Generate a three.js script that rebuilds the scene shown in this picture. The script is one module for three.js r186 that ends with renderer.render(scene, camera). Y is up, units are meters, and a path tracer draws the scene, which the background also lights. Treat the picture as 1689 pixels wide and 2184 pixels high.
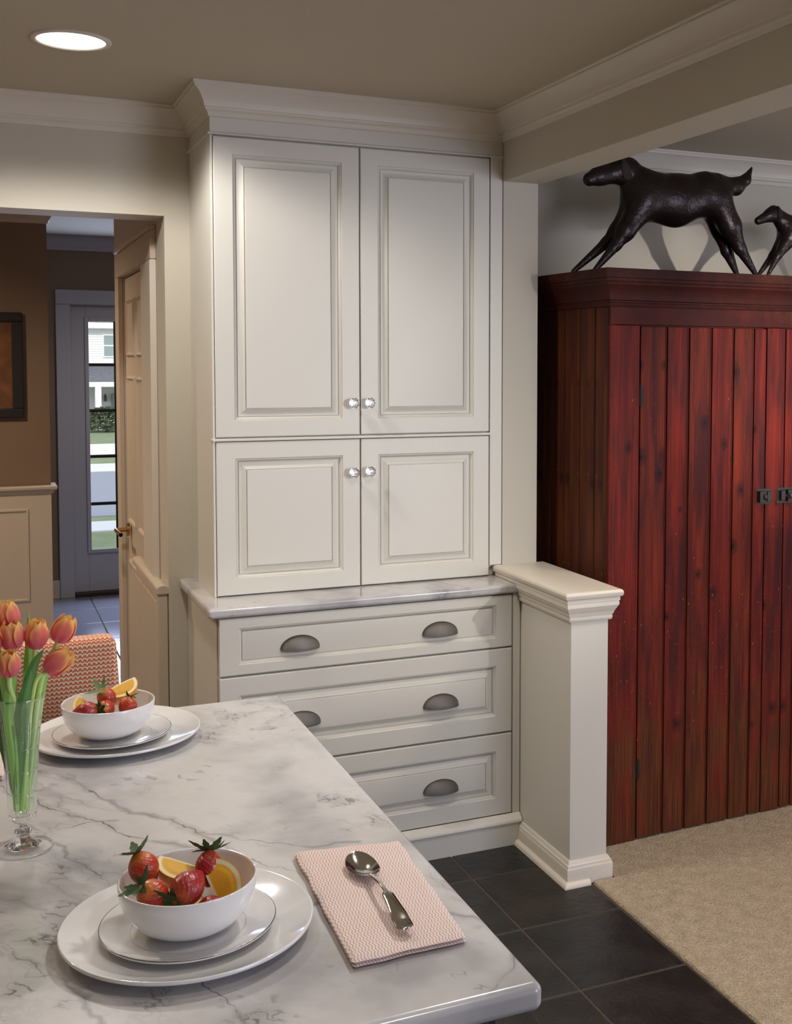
import * as THREE from 'three';
import { RoundedBoxGeometry } from 'three/addons/geometries/RoundedBoxGeometry.js';
import { mergeGeometries, mergeVertices, toCreasedNormals } from 'three/addons/utils/BufferGeometryUtils.js';
import { MarchingCubes } from 'three/addons/objects/MarchingCubes.js';
import { ImprovedNoise } from 'three/addons/math/ImprovedNoise.js';
import { RectAreaLightUniformsLib } from 'three/addons/lights/RectAreaLightUniformsLib.js';

// ------------------------------------------------------------------ camera
const scene = new THREE.Scene();
const W = 1689, H = 2184, FPX = 2481.5;
const camera = new THREE.PerspectiveCamera(2 * Math.atan(H / 2 / FPX) * 180 / Math.PI, W / H, 0.05, 200);
camera.rotation.order = 'YXZ';
camera.position.set(-0.6987, 1.675, 3.7633);
camera.rotation.set(-0.0549, -0.4316, 0.0036);
camera.setViewOffset(W, H, -242.9, 182.9, W, H);          // the lens was shifted (verticals corrected)

// ------------------------------------------------------------------ renderer, exposure
const renderer = new THREE.WebGLRenderer({ antialias: true });
renderer.toneMapping = THREE.LinearToneMapping;
renderer.toneMappingExposure = 0.86;
renderer.shadowMap.enabled = true;
RectAreaLightUniformsLib.init();

// ------------------------------------------------------------------ sky (bright overcast day)
{
  const w = 64, h = 32, d = new Float32Array(w * h * 4), lo = [1.0, 1.03, 1.06], hi = [0.55, 0.7, 1.0];
  for (let y = 0; y < h; y++) for (let x = 0; x < w; x++) {
    const up = Math.max(0, (y + 0.5) / h * 2 - 1), t = Math.pow(up, 0.7), o = (y * w + x) * 4;
    for (let c = 0; c < 3; c++) d[o + c] = lo[c] + (hi[c] - lo[c]) * t;
    d[o + 3] = 1;
  }
  const t = new THREE.DataTexture(d, w, h, THREE.RGBAFormat, THREE.FloatType);
  t.mapping = THREE.EquirectangularReflectionMapping; t.magFilter = THREE.LinearFilter; t.needsUpdate = true;
  scene.background = t; scene.backgroundIntensity = 1.9;
}
const sun = new THREE.DirectionalLight(0xfff4e2, 2.2);     // veiled sun, high behind this house
sun.position.set(-6, 14, 14); sun.target.position.set(0, 0, -20); scene.add(sun, sun.target);
sun.castShadow = true; sun.shadow.radius = 8; sun.shadow.mapSize.set(2048, 2048);
Object.assign(sun.shadow.camera, { left: -30, right: 30, top: 40, bottom: -40, near: 0.5, far: 90 });

// ------------------------------------------------------------------ the lamps, most of them unseen (fittings are built further down)
const WARM = 0xffe4c4, NEUTRAL = 0xfffaf4;
function spot(name, pos, target, intensity, deg, penumbra, color, radius = 3) {
  const l = new THREE.SpotLight(color, intensity, 0, deg * Math.PI / 180, penumbra, 2);
  l.name = name; l.position.set(...pos); l.target.position.set(...target); l.castShadow = true; l.shadow.radius = radius; l.shadow.mapSize.set(1024, 1024);
  scene.add(l, l.target); return l;
}
const CANS = [  // kitchen ceiling lights, the first in view, the rest unseen: [x, z, intensity, cone, colour, softness of the cone]
  [-0.441, 0.354, 4.8, 78, NEUTRAL, 0.2], [0.50, 1.56, 5.6, 66, NEUTRAL], [-0.45, 2.35, 0.7, 70, NEUTRAL], [-1.7, 0.45, 5.0, 84, WARM], [0.25, 3.3, 2.4, 66, NEUTRAL],  // second and fourth unseen, placed for their light; third and fifth added fill
];
for (const [x, z, i, cone, c, soft = 0.4] of CANS) spot('can_light_beam', [x, 2.515, z], [x, 0, z], i, cone, soft, c, 4);
// unseen two-headed lamp standing in for a strobe in the next room: one on the pantry doors, one on the armoire
spot('unseen_lamp_beam', [2.05, 2.0, 3.7], [0.52, 1.34, 0.0], 15, 16, 1.0, 0xfffdf6, 0.8);
spot('unseen_lamp_beam', [2.17, 1.9, 3.7], [2.06, 1.66, 0.2], 36, 11.5, 1.0, 0xfff6f0, 1.6);
spot('unseen_living_can_beam', [1.95, 2.515, 1.25], [1.95, 0, 1.15], 5.2, 58, 0.5, WARM, 4);  // ceiling lamp out of view, placed to light the armoire
spot('unseen_hall_light_beam', [-1.35, 2.5, -1.9], [-1.35, 0, -1.9], 8.5, 80, 0.4, WARM, 4);  // out of view, placed to light the hall walls and door
spot('unseen_hall_light_beam', [0.65, 2.5, -3.5], [0.65, 0, -3.5], 3.0, 80, 0.4, NEUTRAL, 4);  // added fill for the entry wall
{
  const a = new THREE.RectAreaLight(0xdde2ff, 2.8, 1.9, 1.35);            // daylight from an unseen living-room window, placed for cool light from the right
  a.position.set(5.10, 1.5, 2.4); a.lookAt(0, 1.1, 1.2); a.lookAt(4, 1.5, 2.4); scene.add(a);
  const c = new THREE.RectAreaLight(0xdfe4ff, 9.5, 2.0, 1.4);              // daylight from an unseen window behind the camera, placed to light drawers and half wall
  c.position.set(2.45, 1.45, 5.42); c.lookAt(2.45, 1.45, 0); scene.add(c);
  const b = new THREE.RectAreaLight(0xbfd2ff, 15.0, 0.55, 1.6);            // daylight through the glass of the entry door
  b.position.set(0.28, 1.15, -4.86); b.lookAt(0.28, 1.15, 0); scene.add(b);
}

// ------------------------------------------------------------------ helpers
const V3 = (x, y, z) => new THREE.Vector3(x, y, z);
function rng(seed) { let s = seed | 0; return () => { s = (s + 0x6d2b79f5) | 0; let t = Math.imul(s ^ (s >>> 15), 1 | s); t = (t + Math.imul(t ^ (t >>> 7), 61 | t)) ^ t; return ((t ^ (t >>> 14)) >>> 0) / 4294967296; }; }
const PN = new ImprovedNoise();
const noise = (x, y, z = 0) => PN.noise(x, y, z);
function fbm(x, y, z, n) { let s = 0, a = 0.5; for (let i = 0; i < n; i++) { s += a * PN.noise(x, y, z + i * 7.3); x *= 2.03; y *= 2.03; a *= 0.5; } return s; }
const clamp = (x, a = 0, b = 1) => Math.min(b, Math.max(a, x));
const smooth = (a, b, x) => { const t = clamp((x - a) / (b - a)); return t * t * (3 - 2 * t); };
const mix = (a, b, t) => a + (b - a) * t;
const mix3 = (a, b, t) => [mix(a[0], b[0], t), mix(a[1], b[1], t), mix(a[2], b[2], t)];

const taken = new Map();
function numbered(n) { const k = taken.get(n) ?? 0; taken.set(n, k + 1); return k ? n + '_' + String(k).padStart(3, '0') : n; }
const baseOf = new WeakMap();
function tag(o, label, category, group) { o.userData = { label, category }; if (group) o.userData.group = group; return o; }
function thing(name, label, category, at = [0, 0, 0], group) {
  const o = new THREE.Group(); o.name = numbered(name); o.position.set(...at); scene.add(o); baseOf.set(o, o.position.clone());
  return tag(o, label, category, group);
}
function shadows(m) { m.castShadow = true; m.receiveShadow = true; return m; }
// a part; geometry is given in world coordinates unless local
function part(parent, name, geo, m, local = false) {
  if (Array.isArray(geo)) geo = merge(geo);
  const b = baseOf.get(parent);
  if (b && !local) geo = geo.clone().translate(-b.x, -b.y, -b.z);
  const o = shadows(new THREE.Mesh(geo, m)); o.name = name; parent.add(o);
  if (b && !local) baseOf.set(o, b); else if (!b) baseOf.set(o, V3(0, 0, 0));
  return o;
}
function struct(name, geo, m) {
  if (Array.isArray(geo)) geo = merge(geo);
  const o = shadows(new THREE.Mesh(geo, m)); o.name = numbered(name); o.userData = { kind: 'structure' }; scene.add(o); baseOf.set(o, V3(0, 0, 0)); return o;
}
function single(name, geo, m, label, category, group) {
  if (Array.isArray(geo)) geo = merge(geo);
  const o = shadows(new THREE.Mesh(geo, m)); o.name = numbered(name); scene.add(o); baseOf.set(o, V3(0, 0, 0)); return tag(o, label, category, group);
}
function merge(list) {
  list = list.map((g) => { g = g.index ? g.toNonIndexed() : g.clone(); for (const k of Object.keys(g.attributes)) if (!['position', 'normal', 'uv', 'color'].includes(k)) g.deleteAttribute(k); if (!g.attributes.uv) g.setAttribute('uv', new THREE.BufferAttribute(new Float32Array(g.attributes.position.count * 2), 2)); return g; });
  return list.length === 1 ? list[0] : mergeGeometries(list);
}
// uv in metres by the side each face looks to
function boxUV(g, s = 1, ox = 0, oy = 0) {
  g = g.index ? g.toNonIndexed() : g;
  const p = g.attributes.position, uv = new Float32Array(p.count * 2), a = V3(), b = V3(), c = V3();
  for (let i = 0; i < p.count; i += 3) {
    a.fromBufferAttribute(p, i); b.fromBufferAttribute(p, i + 1); c.fromBufferAttribute(p, i + 2);
    const n = b.clone().sub(a).cross(c.clone().sub(a)), ax = Math.abs(n.x), ay = Math.abs(n.y), az = Math.abs(n.z);
    [a, b, c].forEach((v, k) => { const q = ay >= ax && ay >= az ? [v.x, -v.z] : ax >= az ? [v.z, v.y] : [v.x, v.y]; uv[(i + k) * 2] = q[0] * s + ox; uv[(i + k) * 2 + 1] = q[1] * s + oy; });
  }
  g.setAttribute('uv', new THREE.BufferAttribute(uv, 2)); return g;
}
// box between two corners, edges rounded by r
function bx(x0, x1, y0, y1, z0, z1, r = 0, seg = 2) {
  const w = x1 - x0, h = y1 - y0, d = z1 - z0;
  const g = r > 0 ? new RoundedBoxGeometry(w, h, d, seg, Math.min(r, w / 2.01, h / 2.01, d / 2.01)) : new THREE.BoxGeometry(w, h, d);
  g.translate((x0 + x1) / 2, (y0 + y1) / 2, (z0 + z1) / 2); return boxUV(g);
}
function tube(pts, r, seg = 24, rad = 8, closed = false) { return new THREE.TubeGeometry(new THREE.CatmullRomCurve3(pts.map((p) => p.isVector3 ? p : V3(...p)), closed), seg, r, rad, closed); }
// surface from f(u, v) -> [x, y, z]
function grid(f, nu, nv, colorF) {
  const p = [], uv = [], col = [], idx = [];
  for (let j = 0; j <= nv; j++) for (let i = 0; i <= nu; i++) { const u = i / nu, v = j / nv; p.push(...f(u, v)); uv.push(u, v); if (colorF) col.push(...colorF(u, v)); }
  for (let j = 0; j < nv; j++) for (let i = 0; i < nu; i++) { const a = j * (nu + 1) + i, b = a + 1, c = a + nu + 1, d = c + 1; idx.push(a, b, d, a, d, c); }
  const g = new THREE.BufferGeometry();
  g.setAttribute('position', new THREE.Float32BufferAttribute(p, 3)); g.setAttribute('uv', new THREE.Float32BufferAttribute(uv, 2));
  if (colorF) g.setAttribute('color', new THREE.Float32BufferAttribute(col, 3));
  g.setIndex(idx); g.computeVertexNormals(); return g;
}
function lathe(pts, seg = 96) { return new THREE.LatheGeometry(pts.map(([r, y]) => new THREE.Vector2(Math.max(r, 0.00001), y)), seg); }
// a moulding: profile [out, y] swept along a level path [x, z]; "out" lies to the left of the way it goes (seen from above with x right, z down)
function sweep(profile, path, crease = 0.6, caps = false) {
  const n = path.length, P = [];
  const dir = (a, b) => { const dx = b[0] - a[0], dz = b[1] - a[1], l = Math.hypot(dx, dz); return [dx / l, dz / l]; };
  for (let i = 0; i < n; i++) {
    const d0 = i ? dir(path[i - 1], path[i]) : null, d1 = i < n - 1 ? dir(path[i], path[i + 1]) : null;
    const n0 = d0 && [d0[1], -d0[0]], n1 = d1 && [d1[1], -d1[0]];
    let m;
    if (n0 && n1) { const sx = n0[0] + n1[0], sz = n0[1] + n1[1], k = 2 / (sx * sx + sz * sz); m = [sx * k, sz * k]; } else m = n0 || n1;
    P.push(profile.map(([o, y]) => [path[i][0] + m[0] * o, y, path[i][1] + m[1] * o]));
  }
  const pos = [], uv = []; let along = 0;
  for (let i = 0; i < n - 1; i++) {
    const L = Math.hypot(path[i + 1][0] - path[i][0], path[i + 1][1] - path[i][1]); let across = 0;
    for (let k = 0; k < profile.length - 1; k++) {
      const q = Math.hypot(profile[k + 1][0] - profile[k][0], profile[k + 1][1] - profile[k][1]);
      const a = P[i][k], b = P[i + 1][k], c = P[i + 1][k + 1], d = P[i][k + 1];
      pos.push(...a, ...b, ...c, ...a, ...c, ...d);
      uv.push(along, across, along + L, across, along + L, across + q, along, across, along + L, across + q, along, across + q); across += q;
    }
    along += L;
  }
  if (caps) for (const [i, flip] of [[0, 1], [n - 1, 0]]) {
    const tri = THREE.ShapeUtils.triangulateShape(profile.map(([o, y]) => new THREE.Vector2(o, y)), []);
    for (const t of tri) for (const k of flip ? t : [t[0], t[2], t[1]]) { pos.push(...P[i][k]); uv.push(profile[k][0], profile[k][1]); }
  }
  let g = new THREE.BufferGeometry();
  g.setAttribute('position', new THREE.Float32BufferAttribute(pos, 3)); g.setAttribute('uv', new THREE.Float32BufferAttribute(uv, 2)); g.computeVertexNormals();
  return toCreasedNormals(g, crease);
}
// points of a smooth curve through the given ones, for profiles
function curve2(pts, n) { return new THREE.SplineCurve(pts.map((p) => new THREE.Vector2(...p))).getPoints(n).map((p) => [p.x, p.y]); }
// nested rectangles: rings [inset x, inset y, z]; a mitred, moulded board facing +z
function rings(x0, x1, y0, y1, z, list, fill) {
  const pos = [], R = list.map(([ix, iy, dz]) => [[x0 + ix, y0 + iy, z + dz], [x1 - ix, y0 + iy, z + dz], [x1 - ix, y1 - iy, z + dz], [x0 + ix, y1 - iy, z + dz]]);
  for (let k = 0; k < R.length - 1; k++) for (let e = 0; e < 4; e++) { const a = R[k][e], b = R[k][(e + 1) % 4], c = R[k + 1][(e + 1) % 4], d = R[k + 1][e]; pos.push(...a, ...b, ...c, ...a, ...c, ...d); }
  if (fill) { const [a, b, c, d] = R[R.length - 1]; pos.push(...a, ...b, ...c, ...a, ...c, ...d); }
  const g = new THREE.BufferGeometry(); g.setAttribute('position', new THREE.Float32BufferAttribute(pos, 3)); g.computeVertexNormals();
  return boxUV(toCreasedNormals(g, 0.35));
}
const FR = 0.0585;
const inner = (fx, fy, l) => l.map(([t, dz]) => [fx - FR + t, fy - FR + t, dz]);
function doorFrame(x0, x1, y0, y1, z, t, fx, fy) {
  return rings(x0, x1, y0, y1, z, [[0, 0, -t], [0, 0, -0.003], [0.0009, 0.0009, -0.0009], [0.003, 0.003, 0], ...inner(fx, fy, [[0.0580, 0], [0.0588, -0.0006], [0.0594, -0.003], [0.0606, -0.0045], [0.0622, -0.0038], [0.0642, -0.0046], [0.0664, -0.0072], [0.0688, -0.0105], [0.0705, -0.0135]])]);
}
function raisedPanel(x0, x1, y0, y1, z, fx, fy) {
  return rings(x0, x1, y0, y1, z, inner(fx, fy, [[0.0690, -0.0135], [0.0712, -0.0135], [0.0716, -0.0100], [0.0760, -0.0104], [0.0810, -0.0098], [0.0860, -0.0080], [0.0905, -0.0052], [0.0932, -0.0030], [0.0944, -0.0026], [0.0950, -0.0060], [0.0966, -0.0060], [0.0972, -0.0018], [0.0984, -0.0012]]), true);
}
function flatPanel(x0, x1, y0, y1, z, fx, fy) { return rings(x0, x1, y0, y1, z, inner(fx, fy, [[0.0690, -0.0125], [0.0705, -0.0135], [0.0708, -0.0092], [0.072, -0.009]]), true); }
// closed surface round a field d(x, y, z) < 0
function blob(lo, hi, res, d) {
  const mc = new MarchingCubes(res, new THREE.MeshBasicMaterial(), false, false, 120000), c = V3(), half = V3();
  c.addVectors(lo, hi).multiplyScalar(0.5); half.subVectors(hi, lo).multiplyScalar(0.5);
  const h = res / 2;
  for (let k = 0; k < res; k++) for (let j = 0; j < res; j++) for (let i = 0; i < res; i++)
    mc.field[i + j * res + k * res * res] = -d(c.x + (i - h) / h * half.x, c.y + (j - h) / h * half.y, c.z + (k - h) / h * half.z) * 10;
  mc.isolation = 0; mc.update();
  const n = mc.count, p = new Float32Array(mc.positionArray.subarray(0, n * 3));
  for (let i = 0; i < n; i++) { p[i * 3] = c.x + p[i * 3] * half.x; p[i * 3 + 1] = c.y + p[i * 3 + 1] * half.y; p[i * 3 + 2] = c.z + p[i * 3 + 2] * half.z; }
  let g = new THREE.BufferGeometry(); g.setAttribute('position', new THREE.BufferAttribute(p, 3));
  g = mergeVertices(g, 1e-5); g.computeVertexNormals();
  const q = g.attributes.position, uv = new Float32Array(q.count * 2); for (let i = 0; i < q.count; i++) { uv[i * 2] = q.getX(i); uv[i * 2 + 1] = q.getY(i); }
  g.setAttribute('uv', new THREE.BufferAttribute(uv, 2)); return g;
}
const capsule = (p, a, b) => { // [x, y, z, r]
  const bx_ = b[0] - a[0], by = b[1] - a[1], bz = b[2] - a[2], px = p[0] - a[0], py = p[1] - a[1], pz = p[2] - a[2];
  const t = clamp((px * bx_ + py * by + pz * bz) / (bx_ * bx_ + by * by + bz * bz + 1e-12));
  const ex = px - bx_ * t, ey = py - by * t, ez = pz - bz * t; return Math.sqrt(ex * ex + ey * ey + ez * ez) - mix(a[3], b[3], t);
};
const smin = (a, b, k) => { const h = Math.max(k - Math.abs(a - b), 0) / k; return Math.min(a, b) - h * h * k * 0.25; };

// ------------------------------------------------------------------ textures
function dataTex(w, h, f, srgb = true) {     // f(u, v) -> [r, g, b] 0..1 (sRGB)
  const d = new Uint8Array(w * h * 4);
  for (let y = 0; y < h; y++) for (let x = 0; x < w; x++) { const c = f((x + 0.5) / w, (y + 0.5) / h), o = (y * w + x) * 4; d[o] = clamp(c[0]) * 255; d[o + 1] = clamp(c[1]) * 255; d[o + 2] = clamp(c[2]) * 255; d[o + 3] = 255; }
  const t = new THREE.DataTexture(d, w, h); t.magFilter = THREE.LinearFilter; t.minFilter = THREE.LinearMipmapLinearFilter; t.generateMipmaps = true;
  t.wrapS = t.wrapT = THREE.RepeatWrapping; if (srgb) t.colorSpace = THREE.SRGBColorSpace; t.needsUpdate = true; return t;
}
function canvasTex(w, h, draw) {
  const c = document.createElement('canvas'); c.width = w; c.height = h; draw(c.getContext('2d'), w, h);
  const t = new THREE.CanvasTexture(c); t.colorSpace = THREE.SRGBColorSpace; t.wrapS = t.wrapT = THREE.RepeatWrapping; return t;
}
const rep = (t, x, y) => { const c = t.clone(); c.repeat.set(x, y); c.needsUpdate = true; return c; };
const wallGrain = dataTex(256, 256, (u, v) => { const g = 0.5 + 0.5 * fbm(u * 32, v * 32, 2, 3); return [g, g, g]; }, false);

const std = (o) => new THREE.MeshStandardMaterial(o), phy = (o) => new THREE.MeshPhysicalMaterial(o);
const M = {
  paint: std({ color: 0xd5d1c6, roughness: 0.42, bumpMap: rep(wallGrain, 5, 5), bumpScale: 0.00015 }),
  trim: std({ color: 0xdad2c4, roughness: 0.38 }),
  wall: std({ color: 0xc9c2b2, roughness: 0.75, bumpMap: rep(wallGrain, 3, 3), bumpScale: 0.0006 }),
  ceiling: std({ color: 0xc2b8a4, roughness: 0.9, bumpMap: rep(wallGrain, 3, 3), bumpScale: 0.0006 }),
  hallWall: std({ color: 0x86705c, roughness: 0.8, bumpMap: rep(wallGrain, 3, 3), bumpScale: 0.0006 }),
  hallTrim: std({ color: 0xcbbcaa, roughness: 0.45 }),
  entryTrim: std({ color: 0xb4b2b6, roughness: 0.45 }),
  porcelain: phy({ color: 0xe9e7e6, roughness: 0.12, clearcoat: 0.6, clearcoatRoughness: 0.04, ior: 1.5 }),
  silver: std({ color: 0xd6d2cc, roughness: 0.1, metalness: 1 }),
  silverLine: std({ color: 0x9a9a9c, roughness: 0.22, metalness: 1 }),
  pewter: std({ color: 0x77726e, roughness: 0.33, metalness: 1, bumpMap: rep(dataTex(128, 128, (u, v) => { const g = 0.5 + 0.7 * fbm(u * 22, v * 22, 4, 3); return [g, g, g]; }, false), 6, 6), bumpScale: 0.0006 }),
  glass: phy({ color: 0xffffff, roughness: 0.0, transmission: 1, thickness: 0.02, ior: 1.52 }),
  pane: phy({ color: 0xffffff, roughness: 0.02, transmission: 1, thickness: 0, ior: 1.5 }),
  crystal: phy({ color: 0xffffff, roughness: 0.0, transmission: 1, thickness: 0, ior: 1.75 }),
  waterThin: phy({ color: 0xf2fff2, roughness: 0.0, transmission: 1, thickness: 0, ior: 1.33 }),
  bronze: std({ color: 0x2d2221, roughness: 0.34, metalness: 0.5, bumpMap: rep(wallGrain, 2.5, 2.5), bumpScale: 0.0022 }),
  iron: std({ color: 0x4a4542, roughness: 0.42, metalness: 0.75 }),
  ironDark: std({ color: 0x2b2725, roughness: 0.6, metalness: 0.5 }),
  satin: std({ color: 0xe4e0da, roughness: 0.3, metalness: 0.35 }),
  brass: std({ color: 0xb08a4a, roughness: 0.3, metalness: 1 }),
  ink: std({ color: 0x20181a, roughness: 0.6 }),
  grout: std({ color: 0x4c4238, roughness: 0.95 }),
};

// ------------------------------------------------------------------ marble of the island and the buffet
const veins = [   // the veins of the slab, in metres (x, z), with their width
  [0.0022, [[-0.70, 1.40], [-0.621, 1.451], [-0.577, 1.5], [-0.53, 1.592], [-0.5, 1.69], [-0.463, 1.755], [-0.421, 1.802], [-0.391, 1.869], [-0.364, 1.924], [-0.343, 1.974], [-0.315, 2.041], [-0.272, 2.094], [-0.19, 2.16]]],
  [0.0034, [[-0.67, 1.514], [-0.652, 1.574], [-0.61, 1.631], [-0.591, 1.688], [-0.548, 1.737], [-0.511, 1.798], [-0.49, 1.852], [-0.46, 1.881], [-0.428, 1.907], [-0.36, 1.99]]],
  [0.0016, [[-0.62, 1.79], [-0.597, 1.777], [-0.569, 1.772], [-0.547, 1.763], [-0.5, 1.775]]],
  [0.0017, [[-0.66, 1.70], [-0.622, 1.757], [-0.594, 1.836], [-0.574, 1.91], [-0.553, 1.964], [-0.537, 2.001], [-0.50, 2.1], [-0.451, 2.368], [-0.434, 2.423], [-0.421, 2.52]]],
  [0.0010, [[-0.391, 1.869], [-0.346, 1.912], [-0.293, 1.96], [-0.239, 2.006], [-0.16, 2.02]]],
  [0.0012, [[-0.06, 2.42], [-0.097, 2.466], [-0.147, 2.512]]],
  [0.0014, [[-0.16, 2.275], [-0.124, 2.293], [-0.115, 2.302], [-0.07, 2.345]]],
  [0.0012, [[-0.17, 2.14], [-0.111, 2.177], [-0.07, 2.225]]],
  [0.0012, [[-0.30, 2.21], [-0.25, 2.19], [-0.20, 2.11], [-0.16, 2.09]]],
  [0.0013, [[-0.9, 1.9], [-0.72, 2.05], [-0.655, 2.2], [-0.6, 2.3], [-0.55, 2.52]]],
];
const patches = [[-0.172, 1.269, 0.09], [-0.266, 1.36, 0.07], [-0.10, 1.25, 0.07], [-0.191, 1.644, 0.03], [-0.135, 1.823, 0.05], [-0.173, 1.409, 0.05], [-0.644, 2.03, 0.07], [-0.618, 2.22, 0.06], [-0.535, 2.374, 0.06], [-0.17, 2.205, 0.03], [-0.128, 1.962, 0.04], [-0.66, 2.45, 0.08], [-0.64, 2.12, 0.08], [-0.70, 2.30, 0.09], [-0.58, 1.95, 0.04], [-0.40, 2.45, 0.05]];
function field(x0, z0, w, h, n, f) {   // a slow field on a coarse grid, looked up between its points
  const d = new Float32Array((n + 1) * (n + 1)); for (let j = 0; j <= n; j++) for (let i = 0; i <= n; i++) d[j * (n + 1) + i] = f(x0 + i / n * w, z0 + j / n * h);
  return (x, z) => { const u = clamp((x - x0) / w) * n, v = clamp((z - z0) / h) * n, i = Math.min(n - 1, u | 0), j = Math.min(n - 1, v | 0), a = u - i, b = v - j, o = j * (n + 1) + i; return (d[o] * (1 - a) + d[o + 1] * a) * (1 - b) + (d[o + n + 1] * (1 - a) + d[o + n + 2] * a) * b; };
}
function marble(x0, z0, w, h, px, py, slab, tint) {
  const F = (n, f) => field(x0, z0, w, h, n, f), f2 = (k, seed, o) => (x, z) => fbm(x * k, z * k, seed, o);
  const WX = F(200, (x, z) => 0.018 * fbm(x * 9, z * 9, 1, 3)), WZ = F(200, (x, z) => 0.018 * fbm(x * 9, z * 9, 21, 3)), C1 = F(240, f2(3.2, 3, 5)), C2 = F(240, (x, z) => fbm(x * 8 + 4, z * 8, 13, 4)), WA = F(120, f2(5, 31, 3));
  const M1 = F(80, f2(2.3, 55, 2)), M2 = F(120, f2(4, 85, 2)), FA = F(160, f2(12, 61, 2)), M3 = F(240, f2(16, 95, 2)), SP = F(100, f2(6, 17, 2)), J1 = F(240, (x, z) => 0.010 * noise(x * 24, z * 24, 2)), J2 = F(240, (x, z) => 0.010 * noise(x * 24, z * 24, 6)), BR = F(100, f2(3.6, 77, 2));
  return dataTex(px, py, (u, v) => {
    const x = x0 + u * w, z = z0 + v * h, n60 = noise(x * 60, z * 60, 5), wx = x + WX(x, z) + 0.004 * n60, wz = z + WZ(x, z) - 0.004 * n60, cloud2 = C2(x, z);
    let c = mix3([0.815, 0.805, 0.803], [0.655, 0.645, 0.650], smooth(-0.12, 0.36, C1(x, z) + 0.35 * cloud2));
    c = mix3(c, [0.765, 0.745, 0.722], smooth(0.05, 0.35, WA(x, z)) * 0.4);
    let d = 0;
    const al = wx * 0.50 + wz * 0.866, ac = wx * 0.866 - wz * 0.50, m1 = smooth(0.02, 0.26, M1(x, z)), m2 = smooth(0.02, 0.30, M2(x, z)), br = smooth(0.02, 0.28, BR(x, z));
    if (m1 > 0.01) { const q = Math.abs(fbm(al * 2.2, ac * 7, 41, 4)); d = Math.max(d, (1 - smooth(0.0, 0.012, q)) * 0.34 * m1, (1 - smooth(0.0, 0.10, q)) * 0.16 * m1); }
    if (m2 > 0.01) { const q = Math.abs(fbm(al * 6, ac * 17, 71, 4)); d = Math.max(d, (1 - smooth(0.0, 0.020, q)) * 0.30 * m2 * smooth(-0.1, 0.2, noise(x * 30, z * 30, 4))); }
    if (br > 0.01) { const q = fbm(al * 26, ac * 44, 101, 3); d = Math.max(d, smooth(0.16, 0.34, q) * 0.30 * br * smooth(-0.1, 0.3, noise(x * 14, z * 14, 14))); }
    if (slab) {
      let p = 0; for (const [qx, qz, s] of patches) { const q = ((x - qx) ** 2 + (z - qz) ** 2) / (s * s); if (q < 5) p = Math.max(p, Math.exp(-q)); }
      if (p > 0.02) d = Math.max(d, (1 - smooth(0.01, 0.09, Math.abs(fbm(al * 22, ac * 40, 91, 4)))) * p * (0.1 + 0.9 * smooth(0.0, 0.28, M3(x, z))) * 0.85, smooth(-0.05, 0.3, M3(x, z)) * p * 0.22);
      const j = 0.0035 * noise(x * 70, z * 70, 9), jx = x + J1(x, z) + j, jz = z + J2(x, z) - j, fat = 0.30 + 1.2 * smooth(-0.2, 0.35, FA(x, z));
      for (const [w0, pts] of veins) {
        const ww = w0 * 0.50 * fat;
        for (let i = 0; i < pts.length - 1; i++) {
          const [ax, az] = pts[i], [bx_, bz] = pts[i + 1];
          if (jx < Math.min(ax, bx_) - 0.02 || jx > Math.max(ax, bx_) + 0.02 || jz < Math.min(az, bz) - 0.02 || jz > Math.max(az, bz) + 0.02) continue;
          const dx = bx_ - ax, dz = bz - az, t = clamp(((jx - ax) * dx + (jz - az) * dz) / (dx * dx + dz * dz)), ex = jx - ax - dx * t, ez = jz - az - dz * t, q = Math.sqrt(ex * ex + ez * ez);
          d = Math.max(d, (1 - smooth(ww * 0.3, ww * 1.4, q)) * (0.40 + 0.30 * clamp(fat)), (1 - smooth(0, 0.006 + ww * 9, q)) * 0.34 * smooth(-0.25, 0.3, cloud2));
        }
      }
    }
    const sp = smooth(-0.1, 0.3, SP(x, z)); if (sp > 0.01) d = Math.max(d, smooth(0.36, 0.46, fbm(x * 90, z * 90, 15, 2)) * sp * 0.45);
    c = mix3(c, [0.33, 0.315, 0.325], d); const g = 0.010 * n60 + tint; return [c[0] + g, c[1] + g, c[2] + g];
  });
}
const SLAB = 1.42, SX = -1.49, SZ = 1.14;
const marbleSlab = marble(SX, SZ, SLAB, SLAB, 1280, 1280, true, 0);
const marbleBuffet = marble(5, 2, 1.2, 0.6, 768, 384, false, -0.05);
function slabUV(g, topY, map) { // uv that runs over the edge and down the sides
  const p = g.attributes.position, n = g.attributes.normal, uv = new Float32Array(p.count * 2);
  for (let i = 0; i < p.count; i++) { const d = topY - p.getY(i), q = map(p.getX(i) + d * n.getX(i), p.getZ(i) + d * n.getZ(i)); uv[i * 2] = q[0]; uv[i * 2 + 1] = q[1]; }
  g.setAttribute('uv', new THREE.BufferAttribute(uv, 2)); return g;
}
for (const t of [marbleSlab, marbleBuffet]) t.wrapS = t.wrapT = THREE.MirroredRepeatWrapping;
M.marble = phy({ map: marbleSlab, roughness: 0.2, clearcoat: 0.25, clearcoatRoughness: 0.08 });
M.marbleBuffet = phy({ map: marbleBuffet, roughness: 0.2, clearcoat: 0.25, clearcoatRoughness: 0.08 });

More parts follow.
